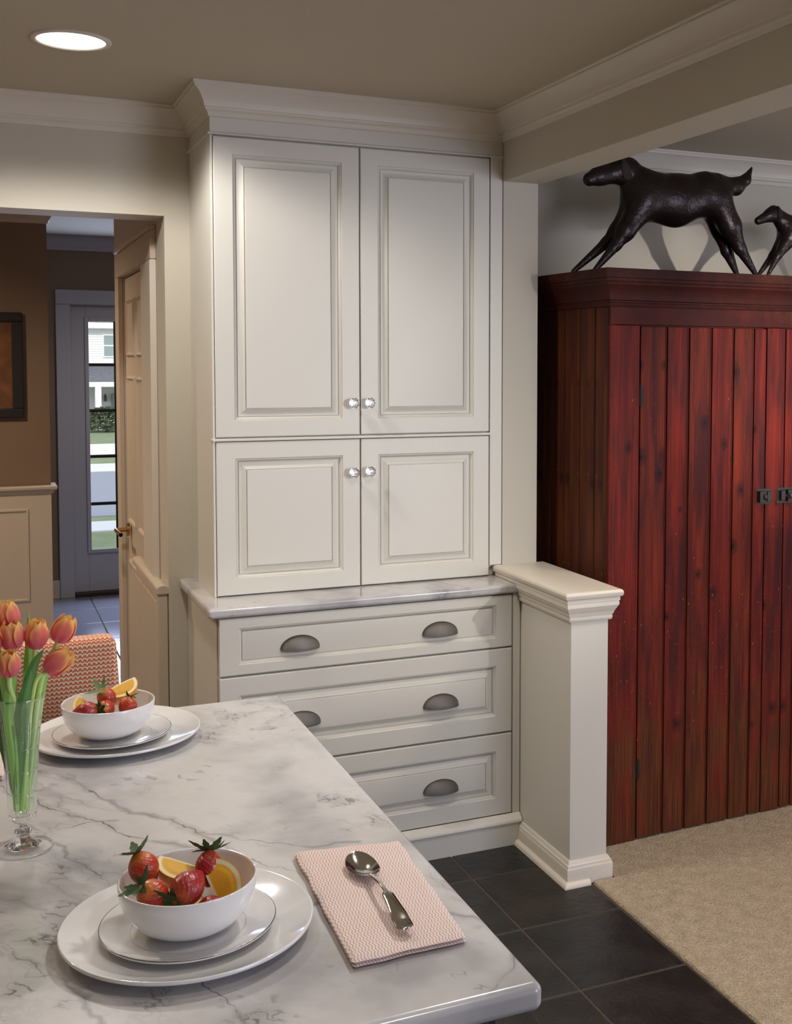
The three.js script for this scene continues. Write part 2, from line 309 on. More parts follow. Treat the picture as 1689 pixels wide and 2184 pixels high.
// ------------------------------------------------------------------ shell of the rooms
const CEIL = 2.543, BACK = -0.397;
struct('wall_back', [bx(-0.094, 5.3, 0, CEIL, -0.570, BACK), bx(-2.05, -0.094, 2.173, CEIL, -0.570, BACK), bx(-3.5, -2.05, 0, CEIL, -0.570, BACK)], M.wall);
struct('wall_left', bx(-3.5, -3.3, 0, CEIL, BACK, 5.7), M.wall);
{ // wall behind the camera with an unseen window, placed to light the drawers
  const z0 = 5.5, z1 = 5.7, a = 1.45, b = 3.45, lo = 0.75, hi = 2.15;
  struct('wall_front', [bx(-3.5, a, 0, CEIL, z0, z1), bx(b, 5.3, 0, CEIL, z0, z1), bx(a, b, 0, lo, z0, z1), bx(a, b, hi, CEIL, z0, z1)], M.wall);
  const w = struct('window_2', [bx(a - 0.05, b + 0.05, lo - 0.03, lo + 0.04, z0 - 0.03, z1, 0.008), bx(a - 0.05, b + 0.05, hi - 0.04, hi + 0.05, z0 - 0.02, z1, 0.008), bx(a - 0.05, a + 0.04, lo + 0.041, hi - 0.041, z0 - 0.02, z1, 0.006), bx(b - 0.04, b + 0.05, lo + 0.041, hi - 0.041, z0 - 0.02, z1, 0.006), bx(2.42, 2.48, lo + 0.041, hi - 0.041, z0 + 0.04, z0 + 0.09, 0.006)], M.trim);
  part(w, 'pane', bx(a, b, lo, hi, z0 + 0.062, z0 + 0.068), M.pane);
}
struct('ceiling', bx(-3.5, 5.5, CEIL, CEIL + 0.2, -5.3, 5.7), M.ceiling);
{ // wall on the right of the living room, its unseen window placed for side light
  const x0 = 5.15, x1 = 5.3, a = 1.45, b = 3.35, lo = 0.82, hi = 2.17;
  struct('wall_right', [bx(x0, x1, 0, CEIL, BACK, a), bx(x0, x1, 0, CEIL, b, 5.6), bx(x0, x1, 0, lo, a, b), bx(x0, x1, hi, CEIL, a, b)], M.wall);
  const w = struct('window_1', [bx(x0 - 0.03, x1, lo - 0.03, lo + 0.04, a - 0.05, b + 0.05, 0.008), bx(x0 - 0.02, x1, hi - 0.04, hi + 0.05, a - 0.05, b + 0.05, 0.008), bx(x0 - 0.02, x1, lo + 0.041, hi - 0.041, a - 0.05, a + 0.04, 0.006), bx(x0 - 0.02, x1, lo + 0.041, hi - 0.041, b - 0.04, b + 0.05, 0.006), bx(x0 + 0.04, x0 + 0.09, lo, hi, 2.37, 2.43, 0.006), bx(x0 + 0.04, x0 + 0.09, 1.47, 1.52, a, b, 0.006)], M.trim);
  part(w, 'pane', bx(x0 + 0.062, x0 + 0.068, lo, hi, a, b), M.pane);
}
// pier, beam and half wall between kitchen and living room
struct('wall_pier', bx(1.006, 1.142, 0, 2.312, BACK, 0.0), M.wall);
struct('beam', bx(1.0045, 1.154, 2.31, CEIL, BACK, 5.5), M.wall);
struct('wall_half', bx(1.007, 1.1406, 0, 0.93, -0.01, 0.53), M.paint);
{ // cap of the half wall: board with a nosing, bed moulding under it
  const nose = [[-0.06, 0.9275], [0.028, 0.9275], [0.0335, 0.9300], [0.0362, 0.9345], [0.0370, 0.9400], [0.0362, 0.9455], [0.0335, 0.9500], [0.028, 0.9525], [-0.06, 0.9525]];
  const path = [[1.1406, -0.0005], [1.1406, 0.53], [1.007, 0.53], [1.007, -0.0005]];
  const bed = [[0, 0.852], [0.008, 0.852], [0.0105, 0.856], [0.0115, 0.863], [0.0105, 0.868], [0.0105, 0.870], [0.0135, 0.871], ...curve2([[0.0135, 0.871], [0.016, 0.880], [0.021, 0.889], [0.0255, 0.897], [0.0262, 0.900]], 10), [0.0285, 0.9005], [0.0285, 0.911], [0.0275, 0.9125], [0.0272, 0.9145], [0.0305, 0.916], [0.0305, 0.9275], [0, 0.9275]].map(([o, y]) => [o * 0.93, y]);
  const cap = struct('trim_1', [sweep(nose, path, 0.7, true), bx(1.0, 1.148, 0.928, 0.9524, 0.0, 0.535)], M.trim);
  part(cap, 'bed_moulding', sweep(bed, path, 0.45), M.trim);
}
{ // skirting of the half wall with quarter round on the tiles
  const path = [[1.1406, 0.05], [1.1406, 0.53], [1.007, 0.53], [1.007, 0.172]];
  const prof = [[0, 0.079], [0.004, 0.078], [0.007, 0.073], [0.0085, 0.068], [0.0125, 0.0655], [0.0135, 0.060], [0.0145, 0.056], [0.016, 0.054], [0.016, 0.0]];
  const b = struct('baseboard_half_wall', sweep(prof.reverse(), path, 0.4), M.trim);
  const q = []; for (let i = 0; i <= 8; i++) { const t = i / 8 * Math.PI / 2; q.push([0.016 + 0.015 * Math.cos(t), 0.017 * Math.sin(t)]); }
  part(b, 'quarter_round', sweep(q, [[1.07, 0.53], [1.007, 0.53], [1.007, 0.172]], 0.7, true), M.trim);
}
// crown moulding: along the back wall, round the tall cabinet, along the beam
const crownProfile = (top) => [...[[0.0, top - 0.099], [0.004, top - 0.098], [0.0065, top - 0.093], [0.0085, top - 0.086], [0.013, top - 0.0805], [0.0165, top - 0.079]], [0.0165, top - 0.0715], ...curve2([[0.020, top - 0.0695], [0.026, top - 0.050], [0.039, top - 0.029], [0.0535, top - 0.0165]], 12), [0.0565, top - 0.0155], [0.0565, top - 0.0095], [0.0605, top - 0.006], [0.0605, top + 0.001]];
struct('trim_2', sweep(crownProfile(CEIL), [[-3.3, BACK], [-0.0085, BACK], [-0.0085, -0.0005], [1.0045, -0.0005], [1.0045, 5.4]].reverse(), 0.4), M.trim);
{
  const p = crownProfile(CEIL).map(([o, y]) => [o * 1.25, CEIL - (CEIL - y) * 1.02]);
  struct('trim_3', sweep(p, [[1.154, BACK], [5.15, BACK], [5.15, 5.4]].reverse(), 0.4), M.trim);
}

// ------------------------------------------------------------------ floors
const slate = dataTex(512, 512, (u, v) => {
  const a = fbm(u * 5, v * 5, 3, 5), b = fbm(u * 3 + 9, v * 3, 17, 4), r = Math.abs(fbm(u * 4, v * 4, 33, 4)), k = fbm(u * 60, v * 60, 5, 2);
  let c = mix3([0.118, 0.115, 0.117], [0.178, 0.172, 0.168], smooth(-0.25, 0.3, a)); c = mix3(c, [0.205, 0.165, 0.130], smooth(0.1, 0.4, b) * 0.75);
  c = mix3(c, [0.25, 0.225, 0.20], (1 - smooth(0, 0.012, r)) * 0.45); return c.map((x) => x + k * 0.02);
});
const slateBump = dataTex(512, 512, (u, v) => { const a = Math.round((fbm(u * 4, v * 4, 3, 4) + 0.5) * 9) / 9 * 0.7 + 0.3 * (0.5 + fbm(u * 30, v * 30, 9, 3)); return [a, a, a]; }, false);
const tileMats = [0xffffff, 0xe8e2da, 0xf4e4d2, 0xdfe4e6].map((c) => std({ color: c, map: slate, bumpMap: slateBump, bumpScale: 0.0035, roughness: 0.42 }));
const floor = struct('floor', bx(-3.5, 5.3, -0.2, -0.0022, BACK, 5.7), M.grout);
{
  const R = rng(5), px = 0.3345, pz = 0.3675, x0 = 0.742, z0 = 0.365, gap = 0.0035;
  for (let i = -5; i <= 0; i++) for (let j = -3; j <= 8; j++) {
    const xa = x0 + i * px + gap, xb = x0 + (i + 1) * px - gap, za = z0 + j * pz + gap, zb = z0 + (j + 1) * pz - gap;
    if (zb < BACK || za > 3.2) continue;
    const seen = xb > 0.2 && za > -0.1, t = part(floor, 'tile', boxUV(bx(xa, Math.min(xb, 1.0775), -0.008, -0.0006 * R(), Math.max(za, BACK), zb, 0.0022, 1), 1.6, R(), R()), tileMats[Math.floor(R() * 4)]);
    if (!seen) t.receiveShadow = true;
  }
}
{ // carpet: looped pile with a rolled edge against the tiles
  const R = rng(9);
  const wn = new Float32Array(512 * 512); for (let i = 0; i < wn.length; i++) wn[i] = R();
  const tuft = (u, v) => { const x = (u * 512) | 0, y = (v * 512) | 0; let t = 0; for (let j = -1; j <= 1; j++) for (let i = -1; i <= 1; i++) t += wn[((y + j) & 511) * 512 + ((x + i) & 511)] * (i || j ? 0.09 : 0.28); return t - 0.5; };
  const col = dataTex(512, 512, (u, v) => { const s = 0.34 * tuft(u, v) + 0.05 * noise(u * 14, v * 14, 3); return [0.685 + s, 0.622 + s, 0.532 + s]; });
  const bump = dataTex(512, 512, (u, v) => { const k = 0.5 + 1.2 * tuft(u, v) + 0.25 * noise(u * 60, v * 60, 2); return [k, k, k]; }, false);
  const m = std({ map: rep(col, 1.7, 1.7), bumpMap: rep(bump, 1.7, 1.7), bumpScale: 0.006, roughness: 1 });
  const edge = (z) => 1.083 - 0.008 * smooth(0.9, 1.6, z) + 0.004 * noise(z * 12, 1, 2) + 0.002 * noise(z * 60, 4, 2);
  const f = (u, v) => {
    const s = Math.pow(u, 2.4), z = mix(0.551, 5.4, Math.pow(v, 1.6)), x = mix(edge(z), 5.1, s), near = x - edge(z);
    const h = 0.0065 * Math.sqrt(clamp(near / 0.010)) + 0.0009 * noise(x * 170, z * 170, 1) * (near > 0.002 ? 1 : 0.3); return [x, h - 0.004 * (1 - clamp(near / 0.004)), z];
  };
  const a = grid(f, 330, 420).toNonIndexed(), b = grid((u, v) => { const x = mix(1.162, 5.1, Math.pow(u, 1.5)), z = mix(BACK, 0.551, 1 - v); return [x, 0.006 + 0.0009 * noise(x * 170, z * 170, 1), z]; }, 200, 90).toNonIndexed();
  const flip = (g) => { const p = g.attributes.position.array; for (let i = 0; i < p.length; i += 9) for (let k = 0; k < 3; k++) { const t = p[i + 3 + k]; p[i + 3 + k] = p[i + 6 + k]; p[i + 6 + k] = t; } g.computeVertexNormals(); return g; };
  const c = single('carpet', boxUV(merge([flip(a), b])), m, 'beige cut pile carpet of the next room ending at the slate tiles', 'carpet'); c.userData.kind = 'stuff';
}

// ------------------------------------------------------------------ tall cabinet on the buffet
{
  const Z = 0.0, cab = thing('wall_cabinet', 'tall off-white four-door pantry cabinet with glass knobs standing on the marble buffet', 'cabinet', [0.47, 0.914, -0.2]);
  part(cab, 'carcass', [bx(-0.0085, 1.0, 0.9145, 2.50, BACK + 0.001, -0.022), bx(-0.0085, -0.0015, 0.9145, 2.39, -0.022, -0.003, 0.001)], M.paint);
  part(cab, 'frieze', bx(-0.009, 1.003, 2.3975, 2.50, -0.05, -0.0006), M.paint);
  const bead = []; for (let i = 0; i <= 10; i++) { const t = (i / 10 - 0.5) * Math.PI; bead.push([0.004 + 0.0045 * Math.cos(t), 2.3935 + 0.0038 * Math.sin(t)]); }
  part(cab, 'bead_moulding', sweep([[0, 2.3885], ...bead, [0, 2.3985]], [[-0.0085, BACK], [-0.0085, -0.001], [1.003, -0.001]].reverse(), 0.7), M.paint);
  part(cab, 'stile', bx(0.9572, 1.003, 0.9535, 2.389, -0.03, -0.0008, 0.0012), M.paint);
  part(cab, 'mid_rail', bx(-0.011, 0.957, 1.4178, 1.4268, -0.03, 0.0032, 0.002), M.paint);
  const xs = [[0.0005, 0.4790], [0.4830, 0.9535]], ys = [[1.4305, 2.3855], [0.9178, 1.4155]];
  const knobGeo = () => {
    const pr = [[0.0, 0.0440], [0.0075, 0.0436], [0.0140, 0.0395], [0.0180, 0.0315], [0.0172, 0.0245], [0.0120, 0.0195], [0.0078, 0.0170], [0.0, 0.0170]].reverse();
    const g = lathe(pr, 8).toNonIndexed(); g.computeVertexNormals(); g.rotateX(Math.PI / 2); g.rotateZ(Math.PI / 8); return g;
  };
  const stemGeo = () => { const g = lathe([[0, 0.0005], [0.0085, 0.0005], [0.0085, 0.003], [0.0055, 0.0045], [0.0048, 0.010], [0.0062, 0.0150], [0.0062, 0.0168], [0, 0.0168]], 24); g.rotateX(Math.PI / 2); return g; };
  for (const [r, [y0, y1]] of ys.entries()) for (const [c, [x0, x1]] of xs.entries()) {
    const d = part(cab, 'door', doorFrame(x0, x1, y0, y1, Z, 0.0195, 0.0600, 0.0540), M.paint);
    part(d, 'raised_panel', raisedPanel(x0, x1, y0, y1, Z, 0.0600, 0.0540), M.paint);
    const kx = c ? 0.5075 : 0.4515, ky = r ? (c ? 1.3065 : 1.3045) : 1.5375;
    part(d, 'knob', knobGeo().translate(kx, ky, Z), M.glass).userData.label = 'faceted clear glass knob';
    part(d, 'knob_stem', stemGeo().translate(kx, ky, Z), M.satin);
  }
}
// buffet top
{
  const g = new RoundedBoxGeometry(1.0655, 0.032, 0.5695, 4, 0.011); g.translate(0.4735, 0.898, -0.1115);
  const t = single('buffet_countertop', slabUV(g, 0.914, (x, z) => [(x + 0.1) / 1.2, (z + 0.42) / 0.6]), M.marbleBuffet, 'narrow grey-white marble countertop with eased edge between the drawers and the pantry doors', 'countertop');
  t.name = 'buffet_countertop';
}
// drawer cabinet
{
  const Z = 0.158, cab = thing('drawer_cabinet', 'off-white three-drawer base cabinet with pewter cup pulls under the buffet top', 'cabinet', [0.48, 0, -0.1]);
  part(cab, 'carcass', bx(-0.0295, 1.003, 0.09, 0.8815, BACK + 0.004, Z - 0.021, 0.001), M.paint);
  part(cab, 'stile', bx(0.9765, 1.0035, 0.108, 0.881, Z - 0.03, Z - 0.001, 0.001), M.paint);
  part(cab, 'toe_board', bx(-0.0295, 1.0035, -0.005, 0.092, Z - 0.05, 0.1735, 0.001), M.paint);
  const mp = [[0, 0.0775], [0.0045, 0.0775], [0.0072, 0.080], [0.0080, 0.0845], [0.0066, 0.089], ...curve2([[0.0066, 0.089], [0.0030, 0.094], [-0.004, 0.099], [-0.010, 0.1035]], 8), [-0.013, 0.1065], [-0.017, 0.1075]];
  part(cab, 'base_moulding', sweep(mp, [[-0.0295, BACK + 0.004], [-0.0295, 0.1735], [1.0035, 0.1735]].reverse(), 0.6), M.paint);
  const rows = [[0.6965, 0.8765, 'flat'], [0.3985, 0.6905, 'raised'], [0.110, 0.3925, 'raised']];
  const a = 0.062, b = 0.040, cdep = 0.026;
  const shell = grid((u, v) => { const p = (0.012 + 0.976 * u) * Math.PI, q = v * Math.PI / 2 * 1.06; return [a * Math.cos(p), b * Math.sin(p) * Math.cos(q), 0.0015 + cdep * Math.sin(p) ** 0.8 * Math.sin(q)]; }, 40, 16);
  const shellIn = grid((u, v) => { const p = (0.012 + 0.976 * (1 - u)) * Math.PI, q = v * Math.PI / 2 * 1.06; return [(a - 0.002) * Math.cos(p), (b - 0.002) * Math.sin(p) * Math.cos(q), 0.0015 + (cdep - 0.002) * Math.sin(p) ** 0.8 * Math.sin(q)]; }, 40, 16);
  const lipPts = [], rimPts = []; for (let i = 0; i <= 24; i++) { const p = (0.012 + 0.976 * i / 24) * Math.PI, q = Math.PI / 2 * 1.06; lipPts.push(V3(a * Math.cos(p), b * Math.sin(p) * Math.cos(q), 0.0015 + cdep * Math.sin(p) ** 0.8 * Math.sin(q))); rimPts.push(V3(a * 1.01 * Math.cos(p), b * 1.02 * Math.sin(p), 0.0012)); }
  const pull = merge([shell, shellIn, tube(lipPts, 0.0013, 40, 8), tube(rimPts, 0.0017, 40, 8)]);
  for (const [y0, y1, kind] of rows) {
    const fy = kind === 'flat' ? 0.0325 : 0.0585, fx = 0.0600, x0 = -0.0255, x1 = 0.9725;
    const d = part(cab, 'drawer', doorFrame(x0, x1, y0, y1, Z, 0.0195, fx, fy), M.paint);
    part(d, 'drawer_panel', (kind === 'flat' ? flatPanel : raisedPanel)(x0, x1, y0, y1, Z, fx, fy), M.paint);
    const py = kind === 'flat' ? 0.762 : (y0 + y1) / 2 - 0.027, pz = kind === 'flat' ? Z - 0.0088 : Z - 0.001;
    for (const px of [0.231, 0.7095]) part(d, 'cup_pull', pull.clone().translate(px, py, pz), M.pewter);
  }
}

// ------------------------------------------------------------------ island
const TOP = 0.914;
{
  const g = new RoundedBoxGeometry(2.323, 0.036, 1.366, 5, 0.012); g.translate(-1.2385, TOP - 0.018, 1.838);
  const p = g.attributes.position;
  single('island_countertop', slabUV(g, TOP, (x, z) => [(x - SX) / SLAB, (z - SZ) / SLAB]), M.marble, 'large pale marble island top with grey veins in the foreground carrying the place settings', 'countertop');
  const c = thing('island_cabinet', 'dark island base cabinet under the pale marble island top', 'cabinet', [-1.2, 0, 1.95]);
  const m = std({ color: 0x2a2730, roughness: 0.5 });
  part(c, 'carcass', bx(-2.35, -0.125, 0.1, 0.8775, 1.55, 2.46, 0.003), m); part(c, 'toe_kick', bx(-2.3, -0.18, 0, 0.1, 1.6, 2.40), m);
  part(c, 'end_panel', rings(-0.45, 0.45, 0.12, 0.86, 0, [[0, 0, -0.012], [0, 0, -0.001], [0.001, 0.001, 0], [0.07, 0.07, 0], [0.074, 0.074, -0.008]], true).rotateY(Math.PI / 2).translate(-0.1125, 0, 2.005), m);
}

// ------------------------------------------------------------------ place settings
function plateProfile(R, h, foot, t) { // coupe plate
  const up = [[0, 0.0045], [foot * 0.95, 0.0045]], n = 14; for (let i = 1; i <= n; i++) { const s = i / n; up.push([mix(foot * 0.95, R - 0.002, s), 0.0045 + (h - 0.0045) * Math.pow(s, 1.55)]); }
  const down = []; for (let i = 0; i <= n; i++) { const s = 1 - i / n; down.push([mix(foot, R, s), Math.max(0.0012, (h - t) * Math.pow(s, 1.5))]); }
  return [...up, [R - 0.0006, h + 0.0006], [R + 0.0006, h - 0.0002], [R + 0.0006, h - t * 0.6], ...down, [foot, 0], [foot * 0.93, 0], [foot * 0.9, 0.002], [0, 0.002]].reverse();
}
const dinnerGeo = lathe(plateProfile(0.163, 0.021, 0.098, 0.0045), 128);
const saladGeo = lathe(plateProfile(0.113, 0.0155, 0.066, 0.0032), 128);
const bowlGeo = (() => {
  const R = 0.0895, h = 0.068, o = [], i_ = [];
  for (let k = 0; k <= 24; k++) { const t = k / 24; o.push([mix(0.034, R, Math.pow(Math.sin(t * Math.PI / 2), 0.92)), 0.0025 + (h - 0.0025) * (1 - Math.pow(Math.cos(t * Math.PI / 2), 1.0))]); }
  for (let k = 24; k >= 0; k--) { const t = k / 24; i_.push([Math.max(0, mix(0.026, R - 0.0035, Math.pow(Math.sin(t * Math.PI / 2), 0.92))), 0.0065 + (h - 0.0065) * (1 - Math.cos(t * Math.PI / 2))]); }
  return lathe([[0, 0.0015], [0.031, 0.0015], [0.0315, 0], [0.034, 0], ...o, [R - 0.0012, h + 0.0014], ...i_, [0, 0.0062]], 128);
})();
function setting(cx, cz, bxo, bzo, names) {
  const d = single('dinner_plate', dinnerGeo, M.porcelain, names[0], 'plate'); d.position.set(cx, TOP, cz);
  const s = thing('salad_plate', names[1], 'plate', [cx + bxo * 0.5, TOP + 0.0048, cz + bzo * 0.5]);
  part(s, 'plate_body', saladGeo, M.porcelain, true);
  part(s, 'silver_rim', new THREE.TorusGeometry(0.1132, 0.0009, 8, 128).rotateX(Math.PI / 2).translate(0, 0.0153, 0), M.silverLine, true);
  part(s, 'silver_line', new THREE.TorusGeometry(0.0745, 0.0005, 6, 128).rotateX(Math.PI / 2).translate(0, 0.00535, 0), M.silverLine, true);
  const b = single('bowl', bowlGeo, M.porcelain, names[2], 'bowl'); b.position.set(cx + bxo, TOP + 0.0098, cz + bzo);
}
setting(-0.453, 2.213, 0, 0, ['large white dinner plate nearest the camera, under the silver-rimmed plate', 'silver-rimmed white salad plate on the nearer dinner plate, under the fruit bowl', 'white porcelain bowl of strawberries and orange in the nearer place setting beside the pink napkin']);
setting(-0.452, 1.337, -0.014, -0.004, ['large white dinner plate at the far end of the island behind the vase', 'silver-rimmed white salad plate on the far dinner plate beside the chair', 'white porcelain bowl of fruit in the far place setting in front of the chair']);

// strawberries
const berryGeo = (() => {
  const R = rng(3), seeds = []; const n = 210;
  for (let i = 0; i < n; i++) { const y = 1 - 2 * (i + 0.5) / n, a = i * 2.39996; seeds.push([Math.sqrt(1 - y * y) * Math.cos(a), y, Math.sqrt(1 - y * y) * Math.sin(a)]); }
  const make = (ripe, seed) => {
    const g = new THREE.SphereGeometry(1, 72, 54), p = g.attributes.position, col = new Float32Array(p.count * 3), q = rng(seed), ph = q() * 9;
    for (let i = 0; i < p.count; i++) {
      const x = p.getX(i), y = p.getY(i), z = p.getZ(i); let near = 9;
      for (const s of seeds) { const d = (x - s[0]) ** 2 + (y - s[1]) ** 2 + (z - s[2]) ** 2; if (d < near) near = d; }
      near = Math.sqrt(near); const t = (1 - y) / 2; // 0 at the calyx, 1 at the tip
      const w = 1.02 * Math.pow(Math.sin(Math.min(1, (t * 0.94 + 0.03)) * Math.PI), 0.62) * (1 - 0.42 * t * t) * (1 + 0.06 * noise(x * 1.5 + ph, y * 1.5, z * 1.5));
      const dent = 1 - 0.045 * Math.exp(-((near / 0.062) ** 2)), l = Math.hypot(x, z) + 1e-6, yy = (1 - 2 * t) * 1.12;
      p.setXYZ(i, x / l * w * 0.92 * dent, yy * (0.97 + 0.03 * dent), z / l * w * 0.92 * dent);
      const pale = clamp(smooth(0.34, 0.02, t) * 1.1 + (ripe < 0.5 ? 0.45 * smooth(-0.1, 0.5, noise(x * 1.2 + ph, y * 1.2, z * 1.2)) : 0));
      let c = mix3(ripe > 0.5 ? [0.34, 0.010, 0.016] : [0.44, 0.022, 0.010], [0.62, 0.17, 0.03], pale * (ripe > 0.5 ? 0.35 : 0.85));
      c = mix3(c, [0.62, 0.36, 0.09], Math.exp(-((near / 0.030) ** 2)) * 0.55); col.set(c, i * 3);
    }
    g.setAttribute('color', new THREE.BufferAttribute(col, 3)); g.computeVertexNormals(); return g;
  };
  return [make(1, 4), make(0, 8)];
})();
M.berry = phy({ vertexColors: true, roughness: 0.36, clearcoat: 0.25, clearcoatRoughness: 0.2 });
M.calyx = phy({ color: 0x3c5a30, roughness: 0.6, side: THREE.DoubleSide });
M.calyxPale = phy({ color: 0x718a5c, roughness: 0.65, side: THREE.DoubleSide });
function sepal(len, w, lift, curl) { return grid((u, v) => { const s = (u - 0.5) * 2, wd = w * Math.pow(Math.sin(Math.PI * Math.min(1, v * 0.86 + 0.14)), 0.8) * (1 + 0.18 * Math.sin(v * 22) * (Math.abs(s) > 0.8 ? 1 : 0)); return [s * wd, lift * v + curl * v * v - 0.12 * Math.abs(s) * wd * -1, len * v]; }, 6, 10); }
const LEAFSEP = [sepal(0.016, 0.0040, 0.004, -0.004), sepal(0.019, 0.0044, 0.006, 0.004), sepal(0.014, 0.0036, 0.001, 0.010)];
function strawberry(label, group, pos, calyxDir, size, ripe, opt = {}) {
  const t = thing('strawberry', label, 'strawberry', pos, group), R = rng(Math.round((pos[0] * 977 + pos[2] * 613) * 1000));
  t.quaternion.setFromUnitVectors(V3(0, 1, 0), V3(...calyxDir).normalize());
  const b = part(t, 'berry', berryGeo[ripe ? 0 : 1], M.berry, true); b.scale.setScalar(size); b.rotation.y = R() * 6;
  const n = opt.leaves ?? 9; for (let i = 0; i < n; i++) { const l = part(t, 'leaf', LEAFSEP[Math.floor(R() * 3)], opt.pale ? M.calyxPale : M.calyx, true); l.position.set(0, size * 1.08, 0); l.rotation.y = i / n * Math.PI * 2 + R() * 0.5; const k = size / 0.019 * (0.85 + 0.3 * R()); l.scale.set(k * (0.8 + 0.2 * (opt.big ?? 1)), k, k * (opt.big ?? 1)); }
}
const GN = 'strawberries in the nearer bowl', GF = 'strawberries in the far bowl';
strawberry('strawberry standing at the left of the near bowl with a pointed green calyx on top', GN, [-0.505, 0.998, 2.186], [-0.35, 0.9, -0.25], 0.0230, false, { big: 1.15 });
strawberry('strawberry lying at the lower left of the near bowl, orange blush, below the upright one', GN, [-0.499, 0.982, 2.234], [-0.68, 0.70, 0.20], 0.0232, false, { leaves: 7 });
strawberry('dark red strawberry in the middle of the near bowl with its leaves toward the front', GN, [-0.457, 0.989, 2.240], [-0.66, -0.30, 0.58], 0.0250, true, { big: 1.2 });
strawberry('red strawberry at the back right of the near bowl, propped on the orange wedge', GN, [-0.424, 0.992, 2.202], [0.15, 0.80, -0.58], 0.0212, true, { big: 1.3 });
strawberry('strawberry half hidden behind the front rim of the near bowl', GN, [-0.430, 0.963, 2.264], [-0.8, -0.2, -0.3], 0.0215, true);
strawberry('dark red strawberry at the left of the far bowl', GF, [-0.513, 0.989, 1.378], [0.85, 0.1, 0.25], 0.0225, true, { leaves: 6 });
strawberry('orange-red strawberry at the front middle of the far bowl', GF, [-0.474, 0.988, 1.372], [-0.55, 0.25, 0.7], 0.0205, false, { leaves: 6 });
strawberry('topmost strawberry of the far bowl with long pale green leaves standing up', GF, [-0.468, 1.000, 1.336], [-0.5, 0.75, 0.25], 0.0215, false, { big: 1.7, pale: true, leaves: 6 });
strawberry('strawberry at the front right of the far bowl under the orange wedge', GF, [-0.434, 0.986, 1.376], [0.2, 0.8, -0.3], 0.0205, false, { leaves: 6 });

// orange wedges
M.peel = phy({ color: 0xe8971c, roughness: 0.42, clearcoat: 0.2, bumpMap: rep(dataTex(128, 128, (u, v) => { const g = 0.5 + 0.6 * noise(u * 30, v * 30, 2); return [g, g, g]; }, false), 2, 1), bumpScale: 0.0012 });
M.flesh = phy({ vertexColors: true, roughness: 0.6, specularIntensity: 0.6 });
function orange(label, group, pos, N, B, R, ang, pale = false) {   // N: out of the cut face, B: toward the middle of the peel's edge
  const t = thing('orange_wedge', label, 'orange wedge', pos, group), n = V3(...N).normalize(), b = V3(...B); b.addScaledVector(n, -b.dot(n)).normalize();
  t.quaternion.setFromRotationMatrix(new THREE.Matrix4().makeBasis(b.clone().cross(n), b, n));
  const off = R * 0.45, P = (r, th, a) => [r * Math.cos(th), r * Math.sin(th) * Math.cos(a) - off, -r * Math.sin(th) * Math.sin(a)];
  part(t, 'peel', grid((u, v) => P(R, u * Math.PI, v * ang), 48, 16), M.peel, true);
  const cf = (u, v) => { const k = 0.05 * noise(u * 40, v * 26, 3) + 0.05 * noise(u * 90, v * 8, 5); const flesh = pale ? [0.78, 0.46 + k, 0.07] : [0.72 + k, 0.36 + k, 0.025];
    return mix3(mix3(flesh, [0.84, 0.74, 0.46], Math.max(smooth(0.80, 0.86, v), smooth(0.14, 0.06, v * Math.abs(Math.sin(u * Math.PI)) + 0.02))), [0.80, 0.36, 0.02], smooth(0.955, 0.985, v)); };
  const dome = (v) => 0.0012 * smooth(0.82, 0.6, v);
  part(t, 'flesh', merge([grid((u, v) => { const q = P(R * v, u * Math.PI, 0); q[2] += dome(v); return q; }, 60, 40, cf), grid((u, v) => P(R * v, u * Math.PI, ang), 60, 40, cf)]), M.flesh, true);
}
orange('large orange wedge at the right of the near bowl, cut face toward the camera', undefined, [-0.409, 0.983, 2.232], [-0.36, 0.55, 0.75], [0.8, 0.40, 0.10], 0.0400, 1.15);
orange('orange wedge at the back of the near bowl between two strawberries', undefined, [-0.460, 0.990, 2.184], [0.12, 0.93, 0.22], [-0.55, -0.1, 0.8], 0.037, 1.1, true);
orange('orange wedge lying at the bottom of the near bowl under the strawberries', undefined, [-0.470, 0.964, 2.245], [0.1, 0.95, 0.3], [0.2, 0, 1], 0.036, 0.9, true);
orange('yellow-orange wedge on top of the far bowl at its right', undefined, [-0.437, 1.010, 1.322], [-0.10, 0.92, 0.38], [0.42, -0.1, 0.9], 0.0390, 1.25);
orange('orange wedge at the far bowl’s left edge behind the dark strawberry', undefined, [-0.512, 0.984, 1.332], [-0.2, 0.8, 0.5], [-0.7, 0.2, 0.6], 0.035, 0.9, true);

// ------------------------------------------------------------------ napkins and spoon
const napkinTex = canvasTex(512, 512, (c, w, h) => {
  c.fillStyle = '#ece2da'; c.fillRect(0, 0, w, h); c.strokeStyle = '#cf7a6c'; c.lineWidth = 8.6; c.lineCap = 'round';
  const nx = 14, ny = 8, cw = w / nx, ch = h / ny;
  for (let i = 0; i <= nx; i++) for (let j = 0; j < ny; j++) { const x = i * cw, y = j * ch, s = (j % 2 ? 1 : -1); c.globalAlpha = 0.72 + 0.28 * (((i * 7 + j * 13) % 5) / 5); c.beginPath(); c.moveTo(x - s * 7, y + 2); c.lineTo(x + s * 7, y + ch * 0.5); c.lineTo(x - s * -7, y + ch * 0.55); c.lineTo(x + s * -7 + s * 14, y + ch - 4); c.stroke(); }
  c.globalAlpha = 0.10; c.strokeStyle = '#fff'; c.lineWidth = 1; for (let i = 0; i < w; i += 4) { c.beginPath(); c.moveTo(i, 0); c.lineTo(i, h); c.stroke(); c.beginPath(); c.moveTo(0, i); c.lineTo(w, i); c.stroke(); }
});
M.napkin = std({ map: napkinTex, roughness: 0.95, bumpMap: rep(wallGrain, 3, 3), bumpScale: 0.0008 });
